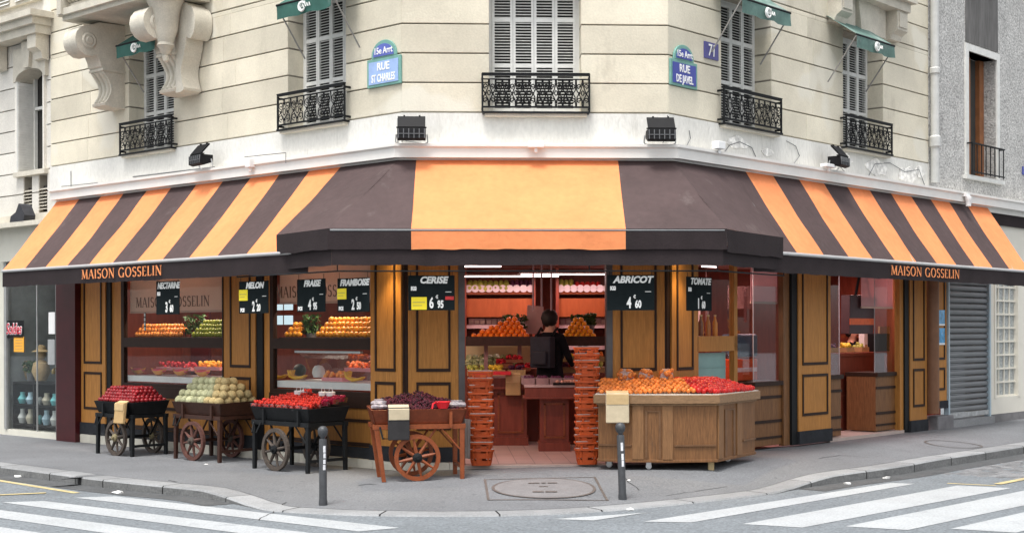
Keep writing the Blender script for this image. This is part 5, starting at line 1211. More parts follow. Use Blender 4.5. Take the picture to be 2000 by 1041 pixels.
for px, pyb, n, lab, yy, dx in ((940, 903, 12, 'left', 17.42, 0), (1147, 899, 16, 'right', 17.52, 0)):
    p = atY(px, pyb, yy); random.seed(n)
    for k in range(n):
        l = Vector((p.x + random.uniform(-.010, .010), yy + random.uniform(-.010, .010), .065 + k * (.0885 if lab == 'left' else .0845))); rz = random.uniform(-.12, .12) + .05
        lb = 'orange shopping basket, %s from the floor in the %s stack %s of the doorway' % (ORD[k], 'short' if lab == 'left' else 'tall', lab)
        if k == n - 1: lb = 'topmost orange shopping basket of the %s stack %s of the doorway' % ('short' if lab == 'left' else 'tall', lab)
        if bk0 is None:
            bk0 = basket_mesh().build('shopping_basket', BASKET, None, l, rz); tag(bk0, lb, 'basket', 'orange baskets stacked at the doorway')
            h = MB(); h.tube([(-.155, -.02, .19), (-.15, -.10, .205), (.15, -.10, .205), (.155, -.02, .19)], .006, 5); h.build('handle', mat('grey_handle', (.45, .42, .40), .4, .1, 9), bk0)
        else: dup(bk0, l, rz, lb, 'orange baskets stacked at the doorway')
# cloth hanging beside the left stack
b = MB(); vs = []
for i in range(7):
    for k in range(8): vs.append((.012 * math.sin(i * 1.9) + .02 * (k / 7) * (i / 6 - .5), -.06 + .02 * i, -.07 * k))
b.add([(x * 1 + .016 * i, y, z) for i in (0,) for (x, y, z) in vs], [(i * 8 + k, i * 8 + k + 1, i * 8 + 9 + k, i * 8 + 8 + k) for i in range(6) for k in range(7)], True)
cl = b.build('hanging_cloth', mat('grey_cloth', (.22, .19, .18), .9, .15, 9), None, atY(914, 818, 17.25), .6); tag(cl, 'grey cloth hanging from a bar between the cherry cart and the baskets', 'cloth')

# ------------------------------------------------------------------ inside the shop
def tilemat():
    m = bpy.data.materials.new('pink_floor_tile'); m.use_nodes = True; N = m.node_tree.nodes; L = m.node_tree.links; b = N['Principled BSDF']; b.inputs['Roughness'].default_value = .35
    g = N.new('ShaderNodeNewGeometry'); mp = N.new('ShaderNodeMapping'); mp.inputs['Rotation'].default_value = (0, 0, -math.radians(2.8)); L.new(g.outputs['Position'], mp.inputs[0])
    t = N.new('ShaderNodeTexBrick'); t.offset = 0; t.inputs['Scale'].default_value = 1; t.inputs['Brick Width'].default_value = .23; t.inputs['Row Height'].default_value = .23; t.inputs['Mortar Size'].default_value = .005
    t.inputs['Color1'].default_value = (.50, .36, .32, 1); t.inputs['Color2'].default_value = (.44, .31, .28, 1); t.inputs['Mortar'].default_value = (.16, .11, .10, 1); L.new(mp.outputs[0], t.inputs[0]); L.new(t.outputs[0], b.inputs['Base Color']); return m
shop = empty('shop_interior', ROOT, 0, 'reddish wooden shop interior with pink tiled floor seen through the doorway and windows', 'shop interior')
EL, ER = WL.pt(-7.5, .13), WR.pt(8.0, .13); BL, BR = WL.pt(-7.5, 1.9), WR.pt(8.0, 2.6)
FLZ, CZ = .06, 2.83
pl = [EL, mitre(0, -.13), mitre(1, -.13), ER, BR, BL]
b = MB(TR); b.add([p + Vector((0, 0, FLZ)) for p in pl], [tuple(range(6))]); b.build('floor', tilemat(), shop)
b = MB(TR); b.add([p + Vector((0, 0, CZ)) for p in pl], [tuple(range(6))[::-1]]); b.build('ceiling', PINKW, shop)
b = MB(TR)
for p, q in ((ER, BR), (BR, BL), (BL, EL)): b.add([p + Vector((0, 0, FLZ)), q + Vector((0, 0, FLZ)), q + Vector((0, 0, CZ)), p + Vector((0, 0, CZ))], [(0, 1, 2, 3)])
b.build('back_wall', REDWOOD, shop)
# ceiling tubes
TUBE = emit('tube_glow', (1.0, .80, .78), 2.6)
def tube(px, py, Y, L_, rz, lab, en=55, col=(1.0, .60, .55), at=None):
    p = at or atY(px, py, Y); p.z = min(p.z, CZ - .04); r = empty('tube_light', p, rz, lab, 'lamp', 'fluorescent tubes in the shop'); b = MB(); b.tube([(-L_ / 2, 0, 0), (L_ / 2, 0, 0)], .009, 8); b.build('tube', TUBE, r); b = MB(); b.box(-L_ / 2 - .03, L_ / 2 + .03, -.02, .02, .016, .03); b.build('batten', WHITEP, r)
    l = bpy.data.lights.new('tube_beam', 'AREA'); l.shape = 'RECTANGLE'; l.size = L_; l.size_y = .08; l.energy = en * .5; l.color = col; q = bpy.data.objects.new('tube_beam', l); COL.objects.link(q); q.parent = r; q.location = (0, 0, -.04)
tube(938, 520.5, 18.3, .55, .05, 'white fluorescent tube just inside the doorway at its upper left', 22, (1, .68, .66)); tube(975, 540, 22.2, 1.9, .05, 'white tube above the high fruit shelf left of the sliding doors', 15, (1, .62, .62)); tube(1115, 536, 22.2, 1.6, .10, 'white tube above the high fruit shelf right of the sliding doors', 15, (1, .62, .62))
tube(1385, 521, 19.2, .35, WR.a, 'white tube above the glazed case by the right corner', 22); tube(1522, 524, 21.0, 1.0, WR.a, 'white tube between the corner awning and the right awning', 46, (1, .58, .58))
tube(1690, 512, 23.0, 1.4, WR.a, 'tube hidden high in the right shop bay', 46, (1, .60, .56)); tube(0, 0, 0, 2.0, WL.a, 'added unseen tube high behind the left street window blind', 60, (1, .84, .70), WL.pt(-5.1, .55, 2.78)); tube(0, 0, 0, 1.5, WL.a, 'added unseen tube high behind the blind of the window next to the corner', 55, (1, .84, .70), WL.pt(-1.65, .55, 2.78))  # unseen tubes placed to light the right bay and the window fruit
# high shelves on the back wall
bd = (BR - BL).normalized(); ba = math.atan2(bd.y, bd.x)
def shelf_unit(px0, px1, Y, lab, first):
    p, q = atY(px0, 660, Y), atY(px1, 660, Y); wd = q.x - p.x; r = empty('wall_shelf', (p.x, Y, FLZ), 0, lab, 'shelf')
    b = MB(); b.box(0, wd, .5, .54, 0, 2.7); b.box(0, .05, 0, .5, 0, 2.7); b.box(wd - .05, wd, 0, .5, 0, 2.7); b.build('case', REDWOOD, r)
    for z, dpt in ((2.30, .1), (1.75, .2), (1.40, .1), (.95, .0), (.45, 0)):
        s_ = MB(); s_.box(.05, wd - .05, dpt, .5, z - .03, z); s_.build('shelf_board', DKW if z < 2 else REDWOOD, r)
        s_ = MB(); s_.box(.05, wd - .05, dpt - .015, dpt, z - .035, z + .03); s_.build('price_rail', mat('pale_pink_strip', (.60, .45, .45), .5, .1, 9) if z < 2 else ORW, r)
    s_ = MB(); n = int(wd / .11)
    for k in range(n): s_.lathe([(.0, -.004), (.062, -.004), (.062, .004), (.0, .004)], 12, (.08 + k * (wd - .16) / max(1, n - 1), .06, 2.36), 'y')
    s_.build('scalloped_paper', mat('paper_doily', (.70, .62, .62), .8, .05, 9), r)
    s_ = MB(); s_.box(.05, wd - .05, .08, .12, 1.90, 2.20); s_.build('wood_front', mat('orange_shop_wood', (.36, .095, .03), .4, .15, 6, stretch=(3, 3, .5)), r); return r, p
sa, spA = shelf_unit(905, 1046, 22.6, 'tall wooden wall shelf seen through the left half of the doorway', True)
sb, spB = shelf_unit(1086, 1195, 22.6, 'tall wooden wall shelf seen through the right half of the doorway', False)
random.seed(77)
GRN = fruit_mesh('green_pear', .05, FR('pear_skin', (.34, .36, .06)), (1, 1, 1.2)); PLM = fruit_mesh('violet_plum', .038, FR('plum_skin', (.10, .02, .06))); RED = fruit_mesh('red_apple', .044, FR('apple_skin', (.42, .02, .015)))
scatter(GRN, [Vector((spA.x + .10 + .085 * (k % 8), 22.70 + .08 * (k // 8), 2.43 + .04 * (k // 8))) for k in range(24)], 'pale green pear on the high shelf behind the left half of the doorway', 'pear', 'pears on the high shelf')
scatter(PLM, [Vector((spA.x + .80 + .075 * (k % 5), 22.70 + .07 * (k // 5), 2.42 + .04 * (k // 5))) for k in range(20)], 'dark violet plum on the high shelf behind the left half of the doorway', 'plum', 'plums on the high shelf')
g2 = scatter(fruit_mesh('green_apple', .042, FR('green_apple_skin', (.42, .44, .08))), [Vector((spB.x + .10 + .08 * (k % 3), 22.70 + .08 * (k // 3), 2.42 + .04 * (k // 3))) for k in range(12)], 'pale green apple on the high shelf behind the right half of the doorway', 'apple', 'green apples on the high shelf')
scatter(RED, [Vector((spB.x + .36 + .085 * (k % 5), 22.70 + .08 * (k // 5), 2.42 + .04 * (k // 5))) for k in range(15)], 'red apple on the high shelf behind the right half of the doorway', 'apple', 'red apples on the high shelf')
JAR = mat('dark_jar', (.05, .03, .035), .25, .3, 12); JLID = mat('pale_lid', (.62, .50, .52), .4, .1, 9)
j = MB(); j.lathe([(.0, 0), (.038, 0), (.038, .10), (.03, .115), (.0, .115)], 10); jar = j.build('jar', JAR); j = MB(); j.lathe([(.033, .115), (.033, .14), (.0, .14)], 10); j.build('lid', JLID, jar); first = True
for sp, n, lab in ((spA, 11, 'left'), (spB, 9, 'right')):
    for z in (1.46, 1.01):
        for k in range(n):
            l = Vector((sp.x + .12 + k * .095, 22.75, FLZ + z - .06)); lb = 'dark jar with pale lid on the %s wall shelf, %s half of the doorway' % ('upper' if z > 1.2 else 'lower', lab); gp = 'jars on the %s %s shelf' % (lab, 'upper' if z > 1.2 else 'lower')
            if first: jar.location = l; tag(jar, lb, 'jar', gp); first = False
            else: dup(jar, l, 0, lb, gp)
pkg = MB(); pkg.box(-.045, .045, -.05, .05, 0, .13); pkg0 = pkg.build('packet', mat('mauve_packet', (.42, .26, .30), .5, .3, 9, rand=.35)); pkg = MB(); pkg.box(-.035, .035, -.053, -.05, .04, .10); pkg.build('packet_label', mat('packet_paper', (.62, .50, .48), .6, .2, 14, rand=.3), pkg0); first = True
for sp, n, lab in ((spA, 11, 'left'), (spB, 9, 'right')):
    for k in range(n):
        l = Vector((sp.x + .12 + k * .095, 22.86, FLZ + 1.75)); lb = 'mauve packet on the middle wall shelf, %s half of the doorway' % lab
        if first: pkg0.location = l; tag(pkg0, lb, 'packet', 'packets on the %s shelf' % lab); first = False
        else: dup(pkg0, l, random.uniform(-.1, .1), lb, 'packets on the %s shelf' % lab)
# the orange island: a trestle tray with oranges, lower bins
def bench(px0, px1, Y, zt, D, lab, mats=(DKW, REDWOOD), h=.10):
    p, q = atY(px0, 660, Y), atY(px1, 660, Y); wd = q.x - p.x; r = empty('display_bench', (p.x, Y, FLZ), 0, lab, 'display bench'); b = MB(); b.box(0, wd, 0, D, zt - h, zt); b.box(-.02, wd + .02, -.02, .0, zt - h - .01, zt + .03); b.build('tray', mats[0], r)
    b = MB()
    for x in (.25, wd - .30): b.box(x, x + .06, D * .4, D * .4 + .06, 0, zt - h)
    b.build('post', mat('pale_pink_metal', (.55, .42, .42), .35, .05, 8), r); return p, wd
p, wd = bench(912, 1050, 20.9, 1.56, .55, 'dark display tray of oranges behind the doorway')
oran = fruit_mesh('orange', .044, FR('orange_peel', (.86, .20, .012), var=.08, rand=.1), (1, 1, .97))
pp = []
for k in range(5):
    for i in range(int((wd - .12 - k * .19) / .088)):
        for jx in range(2): pp.append(Vector((p.x + .10 + k * .132 + .088 * i, 20.98 + .088 * k + .06 * jx, FLZ + 1.60 + .062 * k)))
scatter(oran, pp, 'bright orange in the heap on the dark tray behind the left half of the doorway', 'orange', 'oranges behind the doorway')
p2, wd2 = bench(1098, 1180, 20.9, 1.56, .55, 'dark display tray of clementines behind the right half of the doorway')
clem = fruit_mesh('clementine', .042, FR('clementine_peel', (.88, .36, .02), var=.06, rand=.08))
pp = []
for k in range(5):
    for i in range(int((wd2 - .06 - k * .10) / .084)): pp.append(Vector((p2.x + .05 + .042 * k + .084 * i, 20.96 + .08 * k, FLZ + 1.60 + .060 * k)))
scatter(clem, pp, 'yellow orange clementine in the heap behind the right half of the doorway', 'clementine', 'clementines behind the doorway')
def plant(px, py, Y, r, h, lab, seed=1, m_=LEAF):
    random.seed(seed); c = atY(px, py, Y); e = empty('herb_pot', c, 0, lab, 'plant'); b = MB()
    for i in range(170):
        a = random.uniform(0, 6.28); q = r * math.sqrt(random.random()); z = random.uniform(0, h); s_ = random.uniform(.025, .05); o_ = Vector((q * math.cos(a), q * .7 * math.sin(a), z)); u_ = Vector((random.uniform(-1, 1), random.uniform(-1, 1), random.uniform(-.3, 1))).normalized() * s_; v_ = u_.cross(Vector((random.uniform(-1, 1), random.uniform(-1, 1), random.uniform(-1, 1)))).normalized() * s_ * .5
        b.add([o_ - u_, o_ + v_, o_ + u_, o_ - v_], [(0, 1, 2, 3)])
    b.build('foliage', m_, e); b = MB(); b.lathe([(0, -.14), (.06, -.14), (.075, .01), (.0, .01)], 12); b.build('pot', GREYP, e)
    b = MB()
    for i in range(7): a = i * .9; b.tube([(0, 0, 0), (r * .4 * math.cos(a), r * .3 * math.sin(a), h * .6)], .005, 4)
    b.build('stem', LEAF, e)
plant(1003, 640, 21.5, .22, .20, 'bushy green herbs behind the oranges in the doorway', 2); plant(1128, 638, 21.5, .10, .18, 'leafy herb bunch behind the clementines, left one', 3); plant(1152, 636, 21.5, .10, .18, 'leafy herb bunch behind the clementines, right one', 4)
# lower produce: cabbages, red tubs
YLW = mat('yellow_glow_paint', (.66, .56, .34), .6, .05, 5)  # panel colour stands for the yellow light under the orange tray
p3 = atY(908, 735, 21.3); b = MB(); b.box(0, 1.12, 0, .05, .28, .66); o = b.build('yellow_glow_panel', YLW, None, (p3.x, 21.75, FLZ + .80)); tag(o, 'cream panel coloured as the yellow light under the tray of oranges', 'panel')
b = MB(); b.box(0, 1.15, 0, .6, 1.02, 1.10); b.box(0, 1.15, .0, .04, .0, 1.02); o = b.build('low_counter', REDWOOD, None, (p3.x, 21.15, FLZ)); tag(o, 'low reddish counter carrying lettuces under the tray of oranges', 'counter')
lett = MB(); random.seed(5)
for i in range(70):
    a = random.uniform(0, 6.28); t_ = random.uniform(.2, 1.4); s_ = .045; o_ = Vector((.05 * math.sin(t_) * math.cos(a), .05 * math.sin(t_) * math.sin(a), .05 * math.cos(t_))); n_ = o_.normalized(); u_ = n_.orthogonal().normalized() * s_ * .7; v_ = n_.cross(u_).normalized() * s_ * .6
    lett.add([o_ - u_, o_ - v_, o_ + u_ + n_ * .015, o_ + v_], [(0, 1, 2, 3)])
lo = lett.build('lettuce', mat('lettuce_leaf', (.38, .40, .20), .5, .35, 20, rand=.2)); scatter(lo, [Vector((p3.x + .06 + .105 * (k % 8), 21.25 + .11 * (k // 8), FLZ + 1.15 + .05 * (k // 8))) for k in range(24)], 'pale green lettuce head on the low counter under the oranges', 'lettuce', 'lettuces under the oranges', .3)
REDT = mat('red_fruit_bed', (.40, .012, .02), .4, .4, 25, tone=.4)
for k, (px, py) in enumerate(((985, 708), (1005, 700), (1020, 716))):
    c = atY(px, py + 8, 20.9); b = MB(); b.box(-.13, .13, -.10, .10, 0, .05); o = b.build('fruit_crate', ORW, None, c); tag(o, 'small crate of red fruit left of the dark customer, %s of three' % ('lowest', 'topmost', 'rightmost')[k], 'crate'); f = MB(); random.seed(k)
    for i in range(40): f.t = random.random(); f.ball((random.uniform(-.11, .11), random.uniform(-.08, .08), random.uniform(.05, .10)), .026, 7, 5)
    f.build('red_fruit', REDT, o)
def stock(P, rz, lab, m_, rr, n, seed, grp):
    random.seed(seed); b = MB(); b.box(-.13, .13, -.09, .09, 0, .02); b.box(-.13, .13, -.09, -.08, .02, .08); b.box(-.13, .13, .08, .09, .02, .08); b.box(-.13, -.12, -.08, .08, .02, .08); b.box(.12, .13, -.08, .08, .02, .08); o = b.build('fruit_crate', KRAFT, None, P, rz); tag(o, lab, 'crate', grp); f = MB()
    for i in range(n): f.t = random.random(); f.ball((random.uniform(-.10, .10), random.uniform(-.07, .07), random.uniform(.04, .13)), rr * random.uniform(.85, 1.1), 8, 6)
    f.build('fruit', m_, o)
SM = [('violet plums', mat('stock_plum', (.09, .02, .06), .4, .3, 20, tone=.5), .026), ('green pears', mat('stock_pear', (.30, .32, .06), .45, .3, 20, tone=.4), .034), ('red apples', mat('stock_apple', (.36, .02, .015), .4, .3, 20, tone=.5), .034), ('yellow lemons', mat('stock_lemon', (.70, .48, .04), .45, .2, 20, tone=.3), .032), ('orange mandarins', mat('stock_mandarin', (.72, .20, .02), .45, .2, 20, tone=.3), .032)]
for k, px in enumerate((1108, 1126, 1144, 1162)):
    for row, py in ((0, 727), (1, 706)):
        n_, m_, rr = SM[(k * 2 + row * 3) % 5]; c = atY(px, py, 20.7 + .25 * row); stock(c, .05 * k, 'cardboard crate of %s behind the tall basket stack, %s row' % (n_, ('front', 'back')[row]), m_, rr, 34, k + row * 9, 'crates behind the tall stack')
b = MB(); b.box(0, .75, 0, .55, -.06, 0); b.box(.05, .70, .05, .5, -1.2, -.06); q = atY(1100, 729, 20.55); o = b.build('stepped_counter', REDWOOD, None, q); tag(o, 'reddish counter of fruit crates behind the tall basket stack', 'counter')
# two wooden tables
def table(px0, px1, py_top, Y, D, lab, basepx):
    p, q = atY(px0, py_top, Y), atY(px1, py_top, Y); wd = q.x - p.x; zt = p.z - FLZ; r = empty('shop_table', (p.x, Y, FLZ), 0, lab, 'table')
    b = MB(); b.box(0, wd, 0, D, zt - .03, zt); b.build('table_top', mat('pink_marble', (.55, .40, .38), .3, .08, 5), r); b = MB(); b.box(.01, wd - .01, .01, D - .01, zt - .17, zt - .03); b.box(-.02, wd + .02, -.02, D, zt - .19, zt - .165); b.build('apron', REDWOOD, r)
    b = MB(); x0, x1 = basepx; b.box(x0, x1, .12, D - .1, .10, zt - .19); b.box(x0 - .02, x1 + .02, .10, D - .08, 0, .12); b.build('pedestal', REDWOOD, r)
    b = MB(); b.box(x0 + .05, x0 + .08, .105, .12, .2, zt - .26); b.box(x1 - .08, x1 - .05, .105, .12, .2, zt - .26); b.box(x0 + .05, x1 - .05, .105, .12, zt - .28, zt - .25); b.box(x0 + .05, x1 - .05, .105, .12, .18, .21); b.build('moulding', ORW, r); return p, wd, zt
tp, tw, tz = table(1024, 1132, 752, 19.3, .75, 'wooden pedestal table with pink marble top inside the doorway', (.22, .62))
up, uw, uz = table(962, 1036, 734, 20.3, .6, 'low wooden counter with paper bags left of the pedestal table', (.02, .5))
for k in range(3):
    n_, m_, rr = SM[(k * 2 + 1) % 5]; stock(Vector((up.x - .25 + .30 * k, 20.62, FLZ + uz)), .04, 'cardboard crate of %s on the low counter left of the marble table' % n_, m_, rr, 34, 40 + k, 'crates on the low counter')
for k in range(4):
    n_, m_, rr = SM[(k * 3 + 2) % 5]; stock(WR.pt(5.15 + .5 * k, .9, 1.37), WR.a, 'cardboard crate of %s on the inner counter of the right hand bay' % n_, m_, rr, 34, 60 + k, 'crates on the inner counter')
pk = MB(); pk.box(-.085, .085, -.07, .07, 0, .09); pk0 = pk.build('fruit_box', mat('mauve_cardboard', (.30, .20, .20), .7, .15, 9)); f = MB(); random.seed(9)
for i in range(22): f.ball((random.uniform(-.06, .06), random.uniform(-.05, .05), random.uniform(.085, .105)), .022, 7, 5)
f.build('plums', MATS['plum_skin'], pk0)
for k in range(6):
    l = Vector((tp.x + .06 + .19 * (k % 4), 19.55 + .2 * (k // 4), FLZ + tz)); lb = 'mauve box of plums on the pink marble table'
    if k == 0: pk0.location = l; tag(pk0, lb, 'box', 'boxes of plums on the marble table')
    else: dup(pk0, l, .05 * k, lb, 'boxes of plums on the marble table')
b = MB(); b.box(-.22, .22, -.1, .1, 0, .03); o = b.build('flat_tray', BLACKP, None, (tp.x + .62, 19.38, FLZ + tz)); tag(o, 'black flat tray at the right front of the marble table', 'tray'); f = MB(); random.seed(2)
for i in range(30): f.ball((random.uniform(-.18, .18), random.uniform(-.07, .07), .045), .024, 7, 5)
f.build('pale_fruit', mat('pale_peach', (.60, .30, .22), .5, .2, 12), o)
kraft(Vector((up.x + .30, 20.28, FLZ + uz + .02)), 0, .22, .30, 'brown paper bags hanging on the low counter left of the marble table')
b = MB(); b.box(0, .62, 0, .22, 0, .05); o = b.build('red_tub', mat('red_tub_plastic', (.55, .02, .03), .4, .1, 9), None, (up.x - .35, 20.1, FLZ + uz + .02)); tag(o, 'long shallow red tub on the low counter inside the doorway', 'tub')
b = MB(); b.prism([(-.13, 0), (.13, 0), (.15, .42), (-.10, .45)], 'y', 0, .03); o = b.build('hanging_paper', mat('pink_paper', (.55, .37, .37), .8, .08, 6), None, atY(1043, 652, 21.6)); tag(o, 'pale pinkish paper sheet hanging left of the dark customer', 'paper')

# ------------------------------------------------------------------ people
def figure(loc, rz, lab, hgt, arms, coat, hair_m=HAIR, seated=False, pack=True):
    r = empty('person', loc, rz, lab, 'person'); k = hgt / 1.75
    V, E_, R = [], [], []
    def add(p, rad, par=None):
        V.append(Vector(p) * k); R.append(rad * k); i = len(V) - 1
        if par is not None: E_.append((par, i))
        return i
    pel = add((0, 0, .93), .135); wst = add((0, .0, 1.10), .125, pel); chs = add((0, .01, 1.28), .150, wst); upc = add((0, .01, 1.40), .13, chs); nk = add((0, .0, 1.49), .058, upc); h0 = add((0, -.02, 1.56), .070, nk); h1 = add((0, -.03, 1.64), .088, h0); add((0, -.02, 1.705), .062, h1)
    for s in (-1, 1):
        hp = add((s * .095, 0, .86), .095, pel); kn = add((s * .10, -.02, .48), .062, hp); an = add((s * .10, .01, .09), .042, kn); add((s * .11, -.13, .035), .035, an)
        sh = add((s * .17, .01, 1.40), .066, upc); A = arms[0 if s < 0 else 1]; el = add(A[0], .046, sh); wr = add(A[1], .032, el); d = (Vector(A[1]) - Vector(A[0])).normalized(); add(Vector(A[1]) + d * .08, .036, wr)
    me = bpy.data.meshes.new('body'); me.from_pydata([tuple(v) for v in V], E_, []); o = bpy.data.objects.new('body', me); COL.objects.link(o)
    sk = o.modifiers.new('skin', 'SKIN'); sk.use_smooth_shade = True; sb = o.modifiers.new('sub', 'SUBSURF'); sb.levels = 2; sb.render_levels = 2
    for i, v in enumerate(me.skin_vertices[0].data): v.radius = (R[i], R[i]); v.use_root = (i == 0)
    bpy.context.view_layer.update(); m2 = bpy.data.meshes.new_from_object(o.evaluated_get(bpy.context.evaluated_depsgraph_get())); bpy.data.objects.remove(o)
    for m_ in (coat, SKIN, mat('dark_trousers', (.010, .010, .014), .8, .2, 9)): m2.materials.append(m_)
    hands = [(Vector(A[1]) + (Vector(A[1]) - Vector(A[0])).normalized() * .05) * k for A in arms]
    for p in m2.polygons:
        c = p.center; p.use_smooth = True
        if c.z > 1.475 * k or min((c - h).length for h in hands) < .075 * k: p.material_index = 1
        elif c.z < .86 * k: p.material_index = 2
    bo = bpy.data.objects.new('body', m2); COL.objects.link(bo); bo.parent = r
    hh = MB(Matrix.Scale(k, 4)); random.seed(3)
    hh.ball((0, .008, 1.66), .116, 16, 10, (.95, 1.02, 1.0)); 
    for i, v in enumerate(hh.v):
        q = v / k
        if q.y < -.045 and q.z < 1.69: hh.v[i] = Vector((q.x * .9, -.045 + (q.y + .045) * .1, q.z)) * k
        else: hh.v[i] = v + (v / k - Vector((0, 0, 1.655))).normalized() * .020 * noise.noise(v * 22)
    hh.build('hair', hair_m, r)
    fc = MB(Matrix.Scale(k, 4)); fc.prism([(-.115, 1.635), (-.142, 1.612), (-.118, 1.603)], 'x', -.013, .013)
    for s in (-1, 1): fc.ball((s * .092, -.02, 1.635), .024, 8, 6, (.4, .8, 1.2))
    fc.build('nose_and_ears', SKIN, r)
    fc = MB(Matrix.Scale(k, 4))
    for s in (-1, 1): fc.ball((s * .034, -.106, 1.652), .011, 8, 6, (1.3, .5, .7)); fc.box(s * .034 - .018, s * .034 + .018, -.117, -.105, 1.672, 1.679)
    fc.build('eyes', HAIR, r); fc = MB(Matrix.Scale(k, 4)); fc.box(-.024, .024, -.112, -.10, 1.578, 1.587); fc.build('mouth', mat('lips', (.30, .09, .08), .5, .1, 9), r)
    for h, A in zip(hands, arms):
        f = MB(); d = (Vector(A[1]) - Vector(A[0])).normalized(); sd_ = d.cross(Vector((0, 0, 1))); sd_ = sd_.normalized() if sd_.length > .1 else Vector((1, 0, 0)); dn = sd_.cross(d)
        for i in range(4):
            b_ = h + (d * .05 + sd_ * (.016 * i - .024)) * k; L_ = (.055, .068, .072, .06)[i]; f.tube([b_, b_ + (d * L_ * .55 - dn * .005) * k, b_ + (d * L_ * .85 + dn * .022) * k, b_ + (d * L_ * .8 + dn * .042) * k], [.0095 * k, .009 * k, .008 * k, .006 * k], 6)
        b_ = h + (d * .005 + sd_ * .03) * k; f.tube([b_, b_ + (d * .02 + sd_ * .025) * k, b_ + (d * .045 + sd_ * .028 + dn * .02) * k], [.011 * k, .010 * k, .007 * k], 6); f.build('fingers', SKIN, r)
    if pack:
        b = MB(Matrix.Scale(k, 4)); b.box(-.15, .15, .12, .27, 1.02, 1.42); b.box(-.11, .11, .27, .31, 1.06, 1.24); b.build('backpack', mat('navy_backpack', (.014, .014, .022), .7, .3, 9), r, bevel=.04); b = MB(Matrix.Scale(k, 4))
        for s in (-1, 1): b.tube([(s * .11, .14, 1.44), (s * .12, .02, 1.53), (s * .12, -.13, 1.40), (s * .13, -.12, 1.15), (s * .14, .12, 1.06)], .018, 6)
        b.build('strap', BLACKP, r)
    if True:
        j_ = MB(Matrix.Scale(k, 4)); j_.lathe([(.165, .74), (.172, .85), (.155, 1.05), (.172, 1.25), (.155, 1.38), (.09, 1.46), (.07, 1.48)], 18); 
        for i, v in enumerate(j_.v): j_.v[i] = Vector((v.x * 1.12, v.y * .86 + .005, v.z))
        j_.build('jacket', coat, r)
    return r
pc = atY(1074, 660, 20.25)
figure((pc.x, 20.25, FLZ), math.radians(150), 'customer in dark jacket with backpack standing with back turned inside the doorway', 1.96, [((-.27, -.02, 1.14), (-.20, -.24, 1.05)), ((.27, -.02, 1.14), (.18, -.26, 1.06))], CLOTHK)
pw = atY(1664, 700, 23.9)
figure((pw.x, 23.9, FLZ), math.radians(35), 'shop worker in dark top bent at the counter behind the right hand bay', 1.74, [((-.26, -.06, 1.14), (-.14, -.28, 1.10)), ((.26, -.06, 1.14), (.14, -.28, 1.10))], CLOTHK, pack=False)

# ------------------------------------------------------------------ behind the windows
PBL = mat('pink_blind', (.72, .42, .42), .8, .05, 3, trans=.45)
def blind(w, u0, u1, zb, lab, word):
    r = empty('roller_blind', w.pt(u0, .16, zb), w.a, lab, 'blind'); b = MB(); b.box(0, u1 - u0, 0, .004, 0, 2.84 - zb); b.build('cloth', BLIND if word else PBL, r); b = MB(); b.box(0, u1 - u0, -.006, .012, -.03, 0); b.build('bottom_bar', mat('dull_pink_bar', (.45, .30, .24), .6, .1, 8), r)
    if word: le = MB(); roman(le, 'MAISON GOSSELIN', .155, 0, 0, 0, .003, fit=word[1] - word[0]); le.build('lettering', LETTERB, r, (word[0] - u0, -.002, .06))
z1b = WL.hit(330, 607, -.16)[1]
blind(WL, -6.37, -3.84, z1b, 'beige roller blind lettered MAISON GOSSELIN in the left street window', (WL.u(266, -.16), WL.u(411, -.16)))
blind(WL, -2.64, -.65, WL.hit(640, 588, -.16)[1], 'beige roller blind lettered MAISON GOSSELIN in the window next to the corner', (WL.u(540, -.16), WL.u(700, -.16)))
blind(WR, 2.15, 2.84, WR.hit(1510, 590, -.3)[1], 'pale pink blind in the open bay right of the wooden stand', None); blind(WR, 5.3, 6.35, WR.hit(1720, 600, -.4)[1], 'pale pink blind high in the right hand bay', None)
def ledge(w, u0, u1, z, lab):
    b = MB(); b.box(0, u1 - u0, 0, .45, -.04, 0); o = b.build('window_shelf', DKW, None, w.pt(u0, .14, z), w.a); return tag(o, lab, 'shelf')
ZL = 1.655
ledge(WL, -6.37, -3.84, ZL, 'dark shelf of fruit across the left street window'); ledge(WL, -2.64, -.65, ZL, 'dark shelf of fruit across the window next to the corner')
def heap(proto, w, u0, u1, z, r, layers, lab, cat, gp, y0=.2, rows=3):
    random.seed(int(abs(u0) * 50)); P = []
    for k in range(layers):
        n = int((u1 - u0 - k * r * 2.0) / (2 * r))
        for i in range(n):
            for j_ in range(max(1, rows - k) if k else 1):
                q = w.pt(u0 + r + k * r + 2 * r * i + random.uniform(-.1, .1) * r, y0 + r + k * r * .9 + j_ * 2 * r, z + r + k * r * 1.5 + random.uniform(-.08, .08) * r); P.append(q)
    scatter(proto, P, lab, cat, gp)
peach = fruit_mesh('peach', .042, FR('peach_skin', (.80, .28, .06), var=.35, scale=14)); lime = fruit_mesh('lime', .040, FR('lime_skin', (.25, .28, .025)))
wu = lambda px, o=-.3: WL.u(px, o)
heap(peach, WL, -6.34, wu(365), ZL, .042, 3, 'orange peach on the dark shelf at the left of the left street window', 'peach', 'peaches in the left window'); heap(lime, WL, wu(383), -3.86, ZL, .040, 4, 'yellow green lime on the dark shelf at the right of the left street window', 'lime', 'limes in the left window')
yor = fruit_mesh('yellow_orange', .043, FR('yellow_orange_peel', (.84, .33, .022), var=.12))
heap(yor, WL, -2.62, wu(600), ZL, .043, 3, 'yellow orange in the left heap in the window next to the corner', 'orange', 'oranges left in the corner window'); heap(yor, WL, wu(625), -.67, ZL, .043, 4, 'yellow orange in the right heap in the window next to the corner', 'orange', 'oranges right in the corner window')
